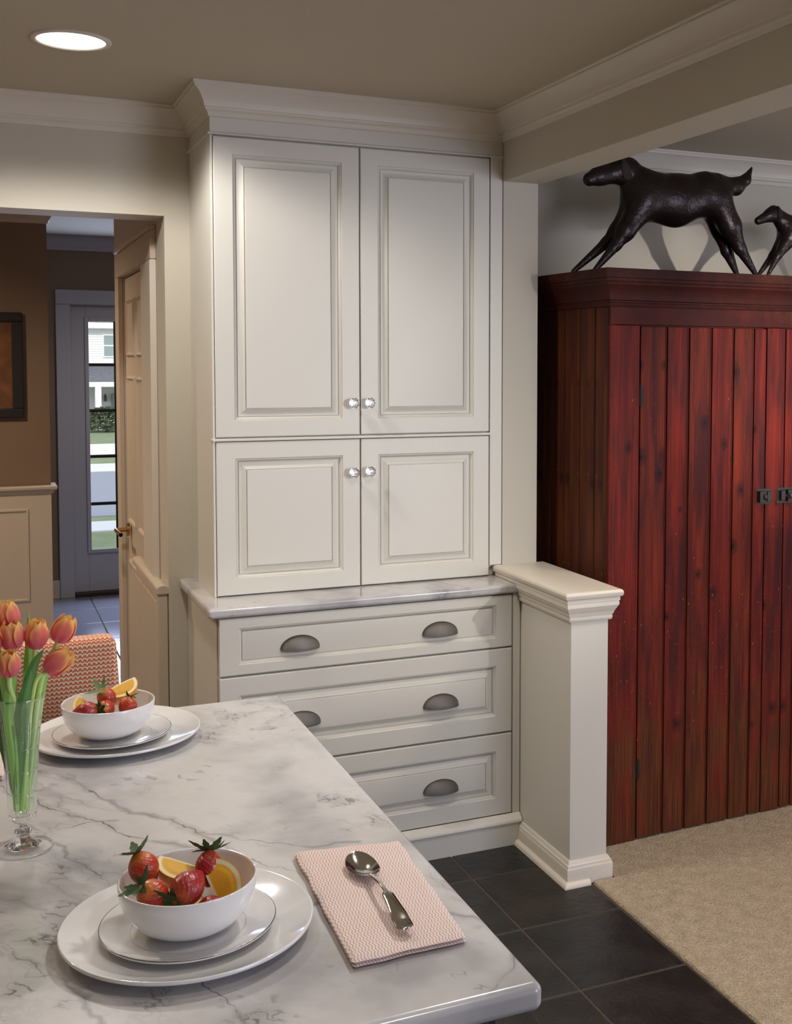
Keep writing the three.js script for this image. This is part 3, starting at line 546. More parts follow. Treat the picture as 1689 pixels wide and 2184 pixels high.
function napkinLayer(A, B, C, D, y0, t, seed) {
  const side = (s) => grid((u, v) => {
    const a = Math.abs(u * 2 - 1), b = Math.abs(v * 2 - 1), e = Math.sqrt(Math.max(0, 1 - Math.pow(Math.max(a, b), 14)));
    const bend = 1 + 0.0, x = mix(mix(A[0], B[0], u), mix(D[0], C[0], u), v), z = mix(mix(A[1], B[1], u), mix(D[1], C[1], u), v);
    const wv = 0.0016 * noise(x * 14 + seed, z * 14, 2) + 0.0006 * noise(x * 40 + seed, z * 40, 7), pinch = 0.004 * noise(seed, v * 6, 1), lift = s > 0 ? wv : Math.max(0, wv) * 0.3;
    return [x + pinch * (u < 0.5 ? 1 : -1) * (2 * Math.abs(u - 0.5)), y0 + t / 2 + s * t / 2 * e + lift * e, z + 0.005 * noise(u * 3 + seed, 5, v) * b];
  }, 48, 80);
  const top = side(1), bot = side(-1); const f = (g) => { const p = g.attributes.position, uv = g.attributes.uv; for (let i = 0; i < p.count; i++) uv.setXY(i, uv.getX(i) * 2.5, uv.getY(i) * 7.0); };
  f(top); f(bot); const ix = top.index.array; for (let i = 0; i < ix.length; i += 3) { const k = ix[i + 1]; ix[i + 1] = ix[i + 2]; ix[i + 2] = k; } top.computeVertexNormals();
  return merge([top, bot]);
}
{
  const q = [[-0.268, 2.042], [-0.106, 2.066], [-0.128, 2.392], [-0.283, 2.397]];
  const n = thing('napkin', 'folded white napkin with coral honeycomb print on the marble, carrying the spoon', 'napkin', [-0.195, TOP, 2.22]);
  part(n, 'lower_fold', napkinLayer(...q.map((p) => [p[0] + 0.001, p[1] - 0.001]), TOP + 0.0003, 0.0062, 3), M.napkin);
  part(n, 'upper_fold', napkinLayer(...q, TOP + 0.0056, 0.0082, 3), M.napkin);
  const n2 = thing('napkin', 'folded coral napkin at the left edge of the picture behind the vase', 'napkin', [-0.75, TOP, 1.45]);
  part(n2, 'lower_fold', napkinLayer([-0.80, 1.31], [-0.658, 1.32], [-0.664, 1.50], [-0.80, 1.50], TOP + 0.0003, 0.0062, 5), M.napkin);
  part(n2, 'upper_fold', napkinLayer([-0.80, 1.31], [-0.658, 1.32], [-0.664, 1.50], [-0.80, 1.50], TOP + 0.0064, 0.0066, 5), M.napkin);
}
{ // spoon: bowl and fiddle handle from one outline
  const L = 0.252, bl = 0.088, half = (s) => { // half width at distance s from the tip
    const e = s < bl ? 0.0232 * Math.sqrt(Math.max(0, 1 - ((s - bl * 0.48) / (s < bl * 0.48 ? bl * 0.48 : bl * 0.52)) ** 2)) : 0, h = Math.max(0, (s - bl) / (L - bl));
    return Math.max(e, s > bl * 0.8 ? mix(0.0046, 0.0031, smooth(0, 0.3, h)) + 0.0052 * smooth(0.42, 0.50, h) + 0.0040 * smooth(0.50, 0.93, h) - 0.0085 * Math.pow(smooth(0.93, 1.0, h), 2) : 0);
  };
  const mid = (s) => { if (s < bl) return 0.0055 - 0.0045 * Math.sin(Math.PI * s / bl); const h = (s - bl) / (L - bl); return 0.0055 + 0.0095 * Math.sin(Math.PI * Math.min(1, h * 1.15)) * (1 - 0.5 * h) - 0.0042 * smooth(0.75, 1, h); };
  const face = (s) => grid((u, v) => {
    const q = v * L, w = Math.max(0.0006, half(q)), a = u * 2 - 1, t = q / bl, bowl = q < bl ? Math.pow(Math.sin(Math.PI * clamp(t)), 0.8) : 0;
    const h = (q - bl) / (L - bl), ridge = q > bl ? 0.0012 * (1 - a * a) * (s > 0 ? 1 : 0.2) + 0.0003 * smooth(0.86, 1, h) * Math.cos(a * 14) * (s > 0 ? 1 : 0) : 0;
    return [a * w, mid(q) - 0.0095 * bowl * (1 - a * a) + (s > 0 ? 0.0007 + ridge : -0.0007 - (q > bl ? 0.0010 * (1 - a * a) : 0)) * (1 - Math.pow(Math.abs(a), 8)) * Math.sqrt(clamp(Math.min(q, L - q) / 0.003)), q];
  }, 28, 150);
  const top = face(1), bot = face(-1), ix = top.index.array; for (let i = 0; i < ix.length; i += 3) { const k = ix[i + 1]; ix[i + 1] = ix[i + 2]; ix[i + 2] = k; } top.computeVertexNormals();
  const g = merge([top, bot]); const low = (g.computeBoundingBox(), g.boundingBox.min.y);
  const s = single('spoon', g.translate(0, -low, 0), M.silver, 'polished silver tablespoon lying on the coral napkin', 'spoon'); s.position.set(-0.1945, TOP + 0.0142, 2.118); s.rotation.y = -0.030;
}

// ------------------------------------------------------------------ vase with tulips
const VX = -0.643, VZ = 1.832;
{
  const v = thing('vase', 'cut-crystal footed vase of water holding the tulips on the island', 'vase', [VX, TOP, VZ]);
  const body = [[0.0165, 0.046], [0.0200, 0.051], [0.0212, 0.060], [0.0216, 0.075], [0.0225, 0.10], [0.0240, 0.13], [0.0265, 0.165], [0.0300, 0.20], [0.0340, 0.231], [0.0357, 0.2395]];
  const bodyC = new THREE.SplineCurve(body.map((p) => new THREE.Vector2(...p)));
  const outer = grid((u, t) => { const p = bodyC.getPoint(t), th = -u * Math.PI * 2, fl = Math.abs(Math.sin(th * 4 + 0.4)), y = p.y; let cut = 0; for (const c of [0.058, 0.092, 0.128, 0.163, 0.192]) cut += Math.exp(-(((y - c) / 0.0022) ** 2)); const fade = smooth(0.215, 0.19, y); const r = p.x * (1 - 0.055 * (1 - fl) * fade) - 0.0012 * cut * fade; return [r * Math.cos(th), y, r * Math.sin(th)]; }, 128, 120);
  const wall = (y) => 0.0026; const innerPts = []; for (let i = 0; i <= 40; i++) { const p = bodyC.getPoint(1 - i / 40 * 0.90); innerPts.push([p.x - 0.0032, p.y]); } innerPts.push([0.012, 0.0555], [0, 0.0545]);
  const rim = lathe([[0.0357, 0.2395], [0.0352, 0.2408], [0.0338, 0.2408], [0.0325, 0.2395]], 128);
  const foot = lathe([[0, 0.0], [0.0435, 0.0], [0.0452, 0.0018], [0.0448, 0.0042], [0.0380, 0.0062], [0.0255, 0.0100], [0.0150, 0.0155], [0.0098, 0.0205], [0.0092, 0.0230], [0.0128, 0.0262], [0.0140, 0.0292], [0.0122, 0.0322], [0.0092, 0.0345], [0.0098, 0.0380], [0.0130, 0.0425], [0.0165, 0.046]], 16);
  { const p = foot.attributes.position; for (let i = 0; i < p.count; i++) { const x = p.getX(i), z = p.getZ(i), r = Math.hypot(x, z), th = Math.atan2(z, x); if (r > 0.02) { const k = 1 - 0.03 * (1 - Math.abs(Math.cos(th * 4))); p.setXYZ(i, x * k, p.getY(i), z * k); } } foot.computeVertexNormals(); }
  part(v, 'crystal_body', [outer, rim, lathe(innerPts, 96)], M.crystal, true); { const fg = foot.toNonIndexed(); fg.computeVertexNormals(); part(v, 'foot', fg, M.crystal, true); }
  { const sg = lathe([[0, 0.0062], [0.027, 0.0066], [0.0258, 0.0094], [0.0165, 0.0140], [0.0105, 0.0195], [0.0090, 0.0228], [0.0104, 0.0248], [0, 0.0250]], 8).toNonIndexed(); sg.computeVertexNormals(); part(v, 'foot_star', sg, M.glass, true); }
  part(v, 'foot_rim', new THREE.TorusGeometry(0.0434, 0.0012, 6, 32).rotateX(Math.PI / 2).translate(0, 0.0024, 0), M.glass, true);
  { const kg = new THREE.SphereGeometry(0.0128, 8, 5).scale(1, 0.62, 1).toNonIndexed(); kg.computeVertexNormals(); part(v, 'knop', kg.translate(0, 0.0292, 0), M.glass, true); }
  const at = (y) => { let lo = 0, hi = 1; for (let i = 0; i < 30; i++) { const m = (lo + hi) / 2; if (bodyC.getPoint(m).y < y) lo = m; else hi = m; } return bodyC.getPoint(lo).x; };
  for (const y of [0.058, 0.092, 0.128, 0.163, 0.192]) part(v, 'cut_ring', new THREE.TorusGeometry(at(y) - 0.0010, 0.0007, 8, 64).rotateX(Math.PI / 2).translate(0, y, 0), M.glass, true);
  for (let k = 0; k < 8; k++) { const th = (k + 0.5) * Math.PI / 4 + 0.02, pts = []; for (let i = 0; i <= 10; i++) { const y = 0.05 + i / 10 * 0.155; pts.push(V3(Math.cos(th) * (at(y) - 0.0004), y, Math.sin(th) * (at(y) - 0.0004))); } part(v, 'flute_edge', new THREE.TubeGeometry(new THREE.CatmullRomCurve3(pts), 24, 0.0016, 6), M.glass, true); }
  part(v, 'rim', new THREE.TorusGeometry(0.0343, 0.0014, 8, 96).rotateX(Math.PI / 2).translate(0, 0.2402, 0), M.glass, true);
  const wp = [[0, 0.0555], [0.0115, 0.0560]]; for (let i = 34; i >= 0; i--) { const p = bodyC.getPoint(1 - i / 40 * 0.90); if (p.y > 0.058 && p.y < 0.185) wp.push([p.x - 0.0036, p.y]); } wp.push([0, wp[wp.length - 1][1]]);
  part(v, 'water', lathe(wp, 64), M.waterThin, true);
}
M.petal = phy({ vertexColors: true, roughness: 0.9, transmission: 0.35, thickness: 0, side: THREE.DoubleSide });
M.stem = phy({ color: 0xc8e68a, roughness: 0.5 });
M.leaf = phy({ color: 0x8cbc60, roughness: 0.48, side: THREE.DoubleSide });
M.leafDeep = phy({ color: 0x578a44, roughness: 0.5, side: THREE.DoubleSide });
const petalGeo = (R, L, inn) => {
  const f = (u, v, o) => {
    const s = u * 2 - 1, wid = 0.98 * Math.pow(Math.sin(Math.PI * (0.10 + 0.62 * v)), 0.7) * Math.sqrt(Math.max(0, 1 - Math.pow(v, 5))), r = (R - inn - o) * (0.30 + 0.72 * Math.sin(Math.PI * (0.10 + 0.72 * v))) * (1 - 0.27 * v) + 0.0012 * Math.abs(s) * v, a = s * wid;
    return [r * Math.sin(a), L * (v * (1 - 0.05 * s * s)), r * Math.cos(a) - 0.0010 * (1 - Math.abs(s)) * Math.cos(s * 3)];
  };
  const col = (u, v) => { const s = Math.abs(u * 2 - 1), streak = 0.12 * noise(u * 26, v * 3, 4) + 0.08 * noise(u * 60, v * 6, 2), y = clamp(smooth(0.66, 1.02, v + 0.14 * s + streak) + 0.9 * smooth(0.70, 1.0, s + streak) * smooth(0.10, 0.6, v)); const base = mix3([0.76, 0.14, 0.19], [0.88, 0.24, 0.16], smooth(0.1, 0.7, v)); return mix3(mix3(base, [0.98, 0.66, 0.17], y), [0.45, 0.36, 0.16], smooth(0.10, 0.0, v) * 0.8); };
  return grid((u, v) => f(u, v, 0), 22, 26, col);
};
const PET = [petalGeo(0.0205, 0.0440, 0), petalGeo(0.0205, 0.0455, 0.0022)];
function tulip(label, head, dir, root, size, bend, leaves) {
  const t = thing('tulip', label, 'tulip', root, 'tulips in the crystal vase'), h = V3(...head).sub(V3(...root)), d = V3(...dir).normalize();
  const q = new THREE.Quaternion().setFromUnitVectors(V3(0, 1, 0), d), hb = h.clone().addScaledVector(d, -0.020 * size);
  const c = new THREE.CatmullRomCurve3([V3(0, 0, 0), V3(hb.x * 0.25, hb.y * 0.45, hb.z * 0.25), V3(hb.x * 0.62 + bend[0], hb.y * 0.80 + bend[1], hb.z * 0.62), hb.clone().addScaledVector(d, -0.016), hb.clone().addScaledVector(d, 0.002)]);
  part(t, 'stem', new THREE.TubeGeometry(c, 40, 0.0038, 10), M.stem, true);
  for (let i = 0; i < 6; i++) { const p = part(t, 'petal', PET[i % 2 ? 1 : 0], M.petal, true); p.position.copy(hb); p.quaternion.copy(q).multiply(new THREE.Quaternion().setFromAxisAngle(V3(0, 1, 0), i * Math.PI / 3 + head[0] * 40)); p.scale.setScalar(size); }
  for (const [pts, w, deep] of leaves) {
    const lc = new THREE.CatmullRomCurve3(pts.map((p) => V3(...p).sub(V3(...root))));
    const nrm = V3(0.25, 0, 1).normalize();
    part(t, 'leaf', grid((u, v) => { const p = lc.getPoint(v), tg = lc.getTangent(v), sd = tg.clone().cross(nrm).normalize(), s = u * 2 - 1, k = w * Math.pow(Math.sin(Math.PI * clamp(0.12 + 0.88 * v)), 0.75) * (v > 0.98 ? 0.15 : 1); return [p.x + sd.x * s * k, p.y + sd.y * s * k, p.z + sd.z * s * k - Math.abs(s) * k * 0.55]; }, 8, 36), deep ? M.leafDeep : M.leaf, true);
  }
}
const RB = [VX, 0.985, VZ];
const rt = (dx, dz, y = 0.978) => [VX + dx, y, VZ + dz];
tulip('upright red and yellow tulip in front of the chair back, petals closed', [-0.6185, 1.250, 1.836], [0.10, 1, 0.05], rt(0.004, 0.004), 1.02, [0.002, 0], [[[[-0.640, 0.995, 1.838], [-0.636, 1.08, 1.846], [-0.634, 1.16, 1.852], [-0.622, 1.21, 1.856], [-0.609, 1.232, 1.858]], 0.0095, true]]);
tulip('tulip leaning right at the top right of the bunch, before the entry hall', [-0.5790, 1.2535, 1.832], [0.42, 0.9, 0.0], rt(0.006, -0.004), 1.0, [-0.004, 0.0], [[[[-0.634, 1.0, 1.826], [-0.622, 1.10, 1.826], [-0.608, 1.18, 1.824], [-0.597, 1.215, 1.822]], 0.008, false]]);
tulip('drooping tulip at the right of the bunch, its head tipped toward the bowl', [-0.5885, 1.2075, 1.852], [0.80, 0.58, 0.1], rt(-0.002, 0.008), 1.05, [-0.006, 0.004], []);
tulip('red and yellow tulip in the middle left of the bunch with an open tip', [-0.6535, 1.252, 1.838], [-0.05, 1, 0.05], rt(-0.005, 0.002), 1.0, [0, 0], [[[[-0.650, 0.99, 1.845], [-0.655, 1.07, 1.858], [-0.660, 1.14, 1.862], [-0.652, 1.20, 1.86], [-0.640, 1.225, 1.858]], 0.0085, false]]);
tulip('lower tulip at the left of the bunch with closed petals close to the vase rim', [-0.6590, 1.2150, 1.866], [-0.02, 1, 0.12], rt(-0.008, 0.008), 0.92, [0.004, -0.002], []);
tulip('tulip at the back of the bunch showing only its yellow tips', [-0.6590, 1.2790, 1.815], [-0.12, 1, -0.05], rt(-0.006, -0.007), 1.0, [0, 0], [[[[-0.648, 0.985, 1.842], [-0.646, 1.06, 1.852], [-0.640, 1.15, 1.862], [-0.628, 1.205, 1.866]], 0.012, true], [[[-0.640, 0.985, 1.826], [-0.635, 1.06, 1.824], [-0.624, 1.13, 1.826], [-0.607, 1.19, 1.828]], 0.0095, false], [[[-0.640, 1.0, 1.818], [-0.636, 1.1, 1.812], [-0.630, 1.2, 1.812], [-0.628, 1.285, 1.812]], 0.008, false], [[[-0.650, 1.0, 1.822], [-0.655, 1.1, 1.818], [-0.668, 1.19, 1.812], [-0.680, 1.25, 1.806]], 0.0125, true]]);
tulip('tulip at the left edge of the picture, mostly cut off', [-0.6840, 1.252, 1.842], [-0.3, 1, 0.0], rt(-0.009, -0.002), 0.98, [0, 0], [[[[-0.652, 1.0, 1.828], [-0.664, 1.08, 1.832], [-0.676, 1.15, 1.834], [-0.690, 1.19, 1.834]], 0.011, true]]);

// ------------------------------------------------------------------ chair
{
  const tex = canvasTex(256, 256, (c, w, h) => {
    c.fillStyle = '#cc7046'; c.fillRect(0, 0, w, h); c.lineJoin = 'round';
    const n = 4, s = w / n;
    c.strokeStyle = '#f0dcc4'; c.lineWidth = 19;
    for (let j = -1; j <= n; j++) for (let i = -1; i <= n; i++) { const x = i * s, y = j * s; c.beginPath(); c.moveTo(x, y + s * 0.12); c.lineTo(x + s * 0.5, y + s * 0.52); c.lineTo(x + s, y + s * 0.12); c.stroke(); c.beginPath(); c.moveTo(x + s * 0.5, y + s * 0.5); c.lineTo(x + s * 0.5, y + s * 0.86); c.stroke(); }
  });
  const fab = std({ map: tex, roughness: 0.95, bumpMap: rep(wallGrain, 4, 4), bumpScale: 0.0006 }), leg = std({ color: 0x3a2417, roughness: 0.45 });
  const t = thing('counter_chair', 'upholstered counter chair in coral and cream geometric weave at the far end of the island', 'chair', [-0.63, 0, 0.78]);
  t.rotation.y = 0.03;
  const bk = new RoundedBoxGeometry(0.47, 0.50, 0.07, 4, 0.02), p = bk.attributes.position;
  for (let i = 0; i < p.count; i++) { const y = p.getY(i); p.setX(i, p.getX(i) * (0.965 - 0.075 * y / 0.25)); p.setZ(i, p.getZ(i) + 0.012 * (p.getX(i) / 0.23) ** 2 + 0.03 * (y / 0.5)); }
  bk.computeVertexNormals();
  part(t, 'backrest', boxUV(bk, 25).translate(0, 0.795, 0.17), fab, true);
  part(t, 'seat', boxUV(new RoundedBoxGeometry(0.46, 0.09, 0.42, 4, 0.035), 25).translate(0, 0.56, -0.07), fab, true);
  for (const [x, z, l] of [[-0.19, -0.24, 0], [0.19, -0.24, 0], [-0.19, 0.16, 1], [0.19, 0.16, 1]]) part(t, 'leg', new THREE.CylinderGeometry(0.021, 0.014, 0.53, 12).translate(x, 0.265, z), leg, true);
  for (const x of [-0.19, 0.19]) part(t, 'stretcher', bx(x - 0.01, x + 0.01, 0.18, 0.205, -0.23, 0.155, 0.004), leg, true);
}

// ------------------------------------------------------------------ red armoire
{
  const A = thing('armoire', 'large antique armoire of red-stained tongue-and-groove boards with worn brown feet, on the carpet', 'armoire', [1.252, 0.0076, 0.335]);
  A.rotation.y = 2.6 * Math.PI / 180;
  // local axes: x along the front, z out of the front
  const wood = (seed, lo, hi, wear) => {
    const TW = 96, TH = 1152, t = dataTex(TW, TH, (u, v) => {
      const g = fbm(u * 26 + seed * 5, v * 9, seed, 4), band = fbm(u * 2.4 + seed, v * 3.2, seed + 9, 3), fine = noise(u * 70, v * 120, seed);
      let c = mix3(lo, hi, smooth(-0.45, 0.5, g * 0.55 + band * 1.0));
      c = mix3(c, [0.215, 0.095, 0.105], smooth(-0.10, 0.40, fbm(u * 1.5 + seed * 3, v * 5, seed + 4, 4)) * 0.7);
      const K = rng(seed * 31); for (let k = 0; k < 3; k++) { const kx = 0.12 + 0.76 * K(), ky = K(), s = 0.5 + K() * 1.1, q = Math.hypot((u - kx) * 0.10, (v - ky) * 1.35) / (0.007 * s) * (1 + 0.25 * noise(u * 12, v * 140, seed)); if (q < 3.5) c = mix3(c, [0.085, 0.045, 0.055], Math.exp(-q * q) * 0.85 + 0.25 * Math.exp(-((q - 1.7) ** 2) * 3)); }
      // the stain is rubbed off near the floor, in patches along the grain
      const rub = smooth(0.0, 0.42, wear * (0.36 - v) * 1.25 + 0.60 * fbm(u * 2.2 + seed, v * 9, seed + 21, 5) + 0.10 * fine); c = mix3(c, mix3([0.27, 0.155, 0.085], [0.40, 0.245, 0.12], smooth(-0.3, 0.3, g)), rub * 0.8);
      return c.map((q) => q + fine * 0.018);
    });
    // scratches and chips down to the pale wood, most of them between knee and hip height
    const d = t.image.data, Q = rng(seed * 77 + 5), dot = (x, y, a) => { if (x < 0 || y < 0 || x >= TW || y >= TH) return; const o = ((y | 0) * TW + (x | 0)) * 4; d[o] = mix(d[o], 186, a); d[o + 1] = mix(d[o + 1], 122, a); d[o + 2] = mix(d[o + 2], 66, a); };
    const hgt = () => 0.12 + 0.50 * (Q() + Q()) / 2 + (Q() < 0.12 ? 0.3 : 0);
    for (let i = 0; i < 60; i++) { let x = Q() * TW, y = hgt() * TH; const an = Q() * 6.283, L = 3 + Q() * Q() * 26, al = 0.10 + 0.30 * Q(); let k = an; for (let j = 0; j < L; j++) { dot(x, y, al * (0.6 + 0.4 * Q())); x += Math.cos(k); y += Math.sin(k); k += (Q() - 0.5) * 0.35; } }
    for (let i = 0; i < 9; i++) { const x = Q() * TW, y = hgt() * TH, r = 0.6 + Q() * 1.8; for (let yy = -3; yy <= 3; yy++) for (let xx = -3; xx <= 3; xx++) if (xx * xx + yy * yy * 0.5 < r * r * (0.6 + 0.6 * Q())) dot(x + xx, y + yy, 0.65); }
    if (wear > 0.5) for (let y = 0; y < TH; y++) if (noise(y * 0.05, seed, 3) > 0.12) { const e = noise(y * 0.4, seed, 9) > 0.1 ? 0.45 : 0.15; dot(0, y, e * 0.6); dot(TW - 1, y, e); }
    t.needsUpdate = true; return t;
  };
  const red = [[0.30, 0.095, 0.082], [0.52, 0.160, 0.105]], brn = [[0.29, 0.105, 0.080], [0.50, 0.178, 0.105]];
  const mats = [3, 7, 12, 18, 51, 66].map((s, i) => phy({ map: wood(s, ...(i % 2 ? brn : red), 1), roughness: 0.55, specularIntensity: 0.3 }));
  const sideM = phy({ map: wood(25, [0.26, 0.13, 0.075], [0.36, 0.18, 0.09], 0.2), roughness: 0.55, specularIntensity: 0.3 });
  const railM = phy({ map: wood(33, [0.27, 0.10, 0.085], [0.38, 0.13, 0.09], 0), roughness: 0.55, specularIntensity: 0.3 });
  const cornM = phy({ map: wood(41, [0.20, 0.085, 0.075], [0.29, 0.115, 0.085], 0), roughness: 0.55, specularIntensity: 0.3 });
  const R = rng(77), Wd = 1.43, Dp = 0.60, Y1 = 1.865;
  const plankUV = (g, x0, x1, y0, y1, off) => { g = g.index ? g.toNonIndexed() : g; const p = g.attributes.position, uv = g.attributes.uv; for (let i = 0; i < p.count; i++) uv.setXY(i, off + (p.getX(i) - x0 + p.getZ(i) * 0.3) / 0.10, clamp(p.getY(i) / 1.9, 0.002, 0.998)); return g; };
  const board = (x0, x1, y0, y1, z0, z1, r = 0.0022) => plankUV(bx(x0, x1, y0, y1, z0, z1, r, 2), x0, x1, y0, y1, R() * 7);
  part(A, 'carcass', boxUV(bx(0.004, Wd - 0.004, 0.01, Y1 + 0.08, -Dp, -0.022), 8), sideM, true);
  // corner stiles, centre stile, top rail: flush with the doors
  part(A, 'corner_stile', board(0, 0.119, 0, 1.795, -0.02, 0.0, 0.003), mats[0], true);
  part(A, 'corner_stile', board(Wd - 0.119, Wd, 0, 1.795, -0.02, 0.0, 0.003), mats[1], true);
  part(A, 'centre_stile', board(0.673, 0.757, 0, 1.795, -0.02, 0.0, 0.003), mats[2], true);
  part(A, 'top_rail', boxUV(bx(0, Wd, 1.7965, Y1 + 0.01, -0.02, 0.0, 0.002), 1).rotateX(0), railM, true);
  for (const [x0, cuts, last] of [[0.1225, [0.1225, 0.234, 0.328, 0.426, 0.523, 0.615, 0.6695], false], [0.7605, [0.7605, 0.815, 0.907, 1.004, 1.102, 1.196, 1.3075], true]]) {
    const d = part(A, 'door', bx(cuts[0] + 0.002, cuts[6] - 0.002, 0.006, 1.790, -0.020, -0.010), mats[last ? 1 : 0], true);
    for (let i = 0; i < 6; i++) {
      part(d, 'plank', board(cuts[i] + 0.0012, cuts[i + 1] - (i < 5 || last ? 0.0082 : 0.001), 0.004, 1.7915, -0.016, -0.0002, 0.003), mats[(i * 5 + (last ? 2 : 3)) % 6], true);
      if (i < 5 || last) part(d, 'bead', tube([[cuts[i + 1] - 0.0036, 0.006, -0.0052], [cuts[i + 1] - 0.0036, 0.9, -0.0052], [cuts[i + 1] - 0.0036, 1.790, -0.0052]], 0.0020, 2, 8), mats[(i + 2) % 6], true);
    }
    const hx = last ? cuts[6] + 0.001 : cuts[0] + 0.001;
    for (const y of [1.555, 0.25]) part(d, 'hinge', merge([new THREE.CylinderGeometry(0.0045, 0.0045, 0.075, 12).translate(hx, y, 0.001), bx(hx - 0.006, hx + 0.010, y - 0.035, y + 0.035, -0.002, 0.0006, 0.0005)]), M.ironDark, true);
    const lx = last ? 0.761 : 0.668, sgn = last ? -1 : 1;
    part(d, 'latch', merge([bx(lx - 0.037, lx + 0.035, 1.152, 1.210, -0.001, 0.0018, 0.001), bx(Math.min(lx - sgn * 0.034, lx - sgn * 0.004), Math.max(lx - sgn * 0.034, lx - sgn * 0.004), 1.160, 1.202, 0, 0.020, 0.002), bx(lx + (sgn > 0 ? 0.004 : -0.024), lx + (sgn > 0 ? 0.024 : -0.004), 1.163, 1.200, 0, 0.015, 0.002), bx(lx - 0.010, lx + 0.010, 1.176, 1.186, 0.003, 0.013, 0.001), new THREE.SphereGeometry(0.0065, 16, 12).scale(1, 1.9, 1).translate(lx - sgn * 0.012, 1.181, 0.022)]), M.iron, true);
  }
  const sides = [0, 0.098, 0.2, 0.307, 0.41, 0.505, 0.60];
  for (const sx of [0, Wd]) for (let i = 0; i < 6; i++) part(A, 'plank', board(0.002, sides[i + 1] - sides[i] - 0.003, 0, Y1, 0, 0.018, 0.003).clone().rotateY(sx ? Math.PI / 2 : -Math.PI / 2).translate(sx ? Wd - 0.018 : 0.018, 0, sx ? -sides[i] : -sides[i + 1]), sideM, true);
  // cornice: bead, cove and fascia, mitred at the front corners
  const pr = [[0, 1.856], [0.006, 1.857], [0.0085, 1.863], [0.0075, 1.869], [0.0045, 1.871], [0.0045, 1.876], [0.0095, 1.879], ...curve2([[0.0095, 1.879], [0.013, 1.897], [0.021, 1.915], [0.033, 1.930]], 10), [0.034, 1.936], [0.0385, 1.941], [0.0385, 1.950], [0.043, 1.952], [0.043, 1.9815], [0.0415, 1.983]];
  const c = part(A, 'cornice', boxUV(sweep(pr, [[0, -Dp], [0, 0], [Wd, 0], [Wd, -Dp]].reverse(), 0.4)), cornM, true);
  part(A, 'top_board', boxUV(bx(-0.042, Wd + 0.042, 1.966, 1.983, -Dp, 0.0415, 0.002)), cornM, true);
}

// ------------------------------------------------------------------ dog sculptures on the armoire
function sculpture(name, label, at, bones, z0, ear, lo, hi, res) {
  const t = thing(name, label, 'sculpture', at);
  const d = (x, y, z) => { let m = 9; const p = [x, y, (z - z0) / 0.82]; for (const [a, b, k] of bones) m = smin(m, capsule(p, a, b), k ?? 0.03); return m; };
  t.position.y += 0.0085;
  part(t, 'body', blob(V3(...lo), V3(...hi), res, d), M.bronze);
  for (const s of [1, -1]) part(t, 'ear', grid((u, v) => { const a = u * Math.PI * 2, b = v * Math.PI, q = [Math.sin(b) * Math.cos(a), Math.cos(b), Math.sin(b) * Math.sin(a)]; const w = ear.w * (0.65 - 0.35 * q[1]); const lx = q[0] * w, ly = q[1] * ear.l; return [ear.x + lx * Math.cos(ear.tilt) - ly * Math.sin(ear.tilt), ear.y + lx * Math.sin(ear.tilt) + ly * Math.cos(ear.tilt), z0 + s * (ear.z + q[2] * 0.005)]; }, 24, 18), M.bronze);
}
const TP = 1.9885;
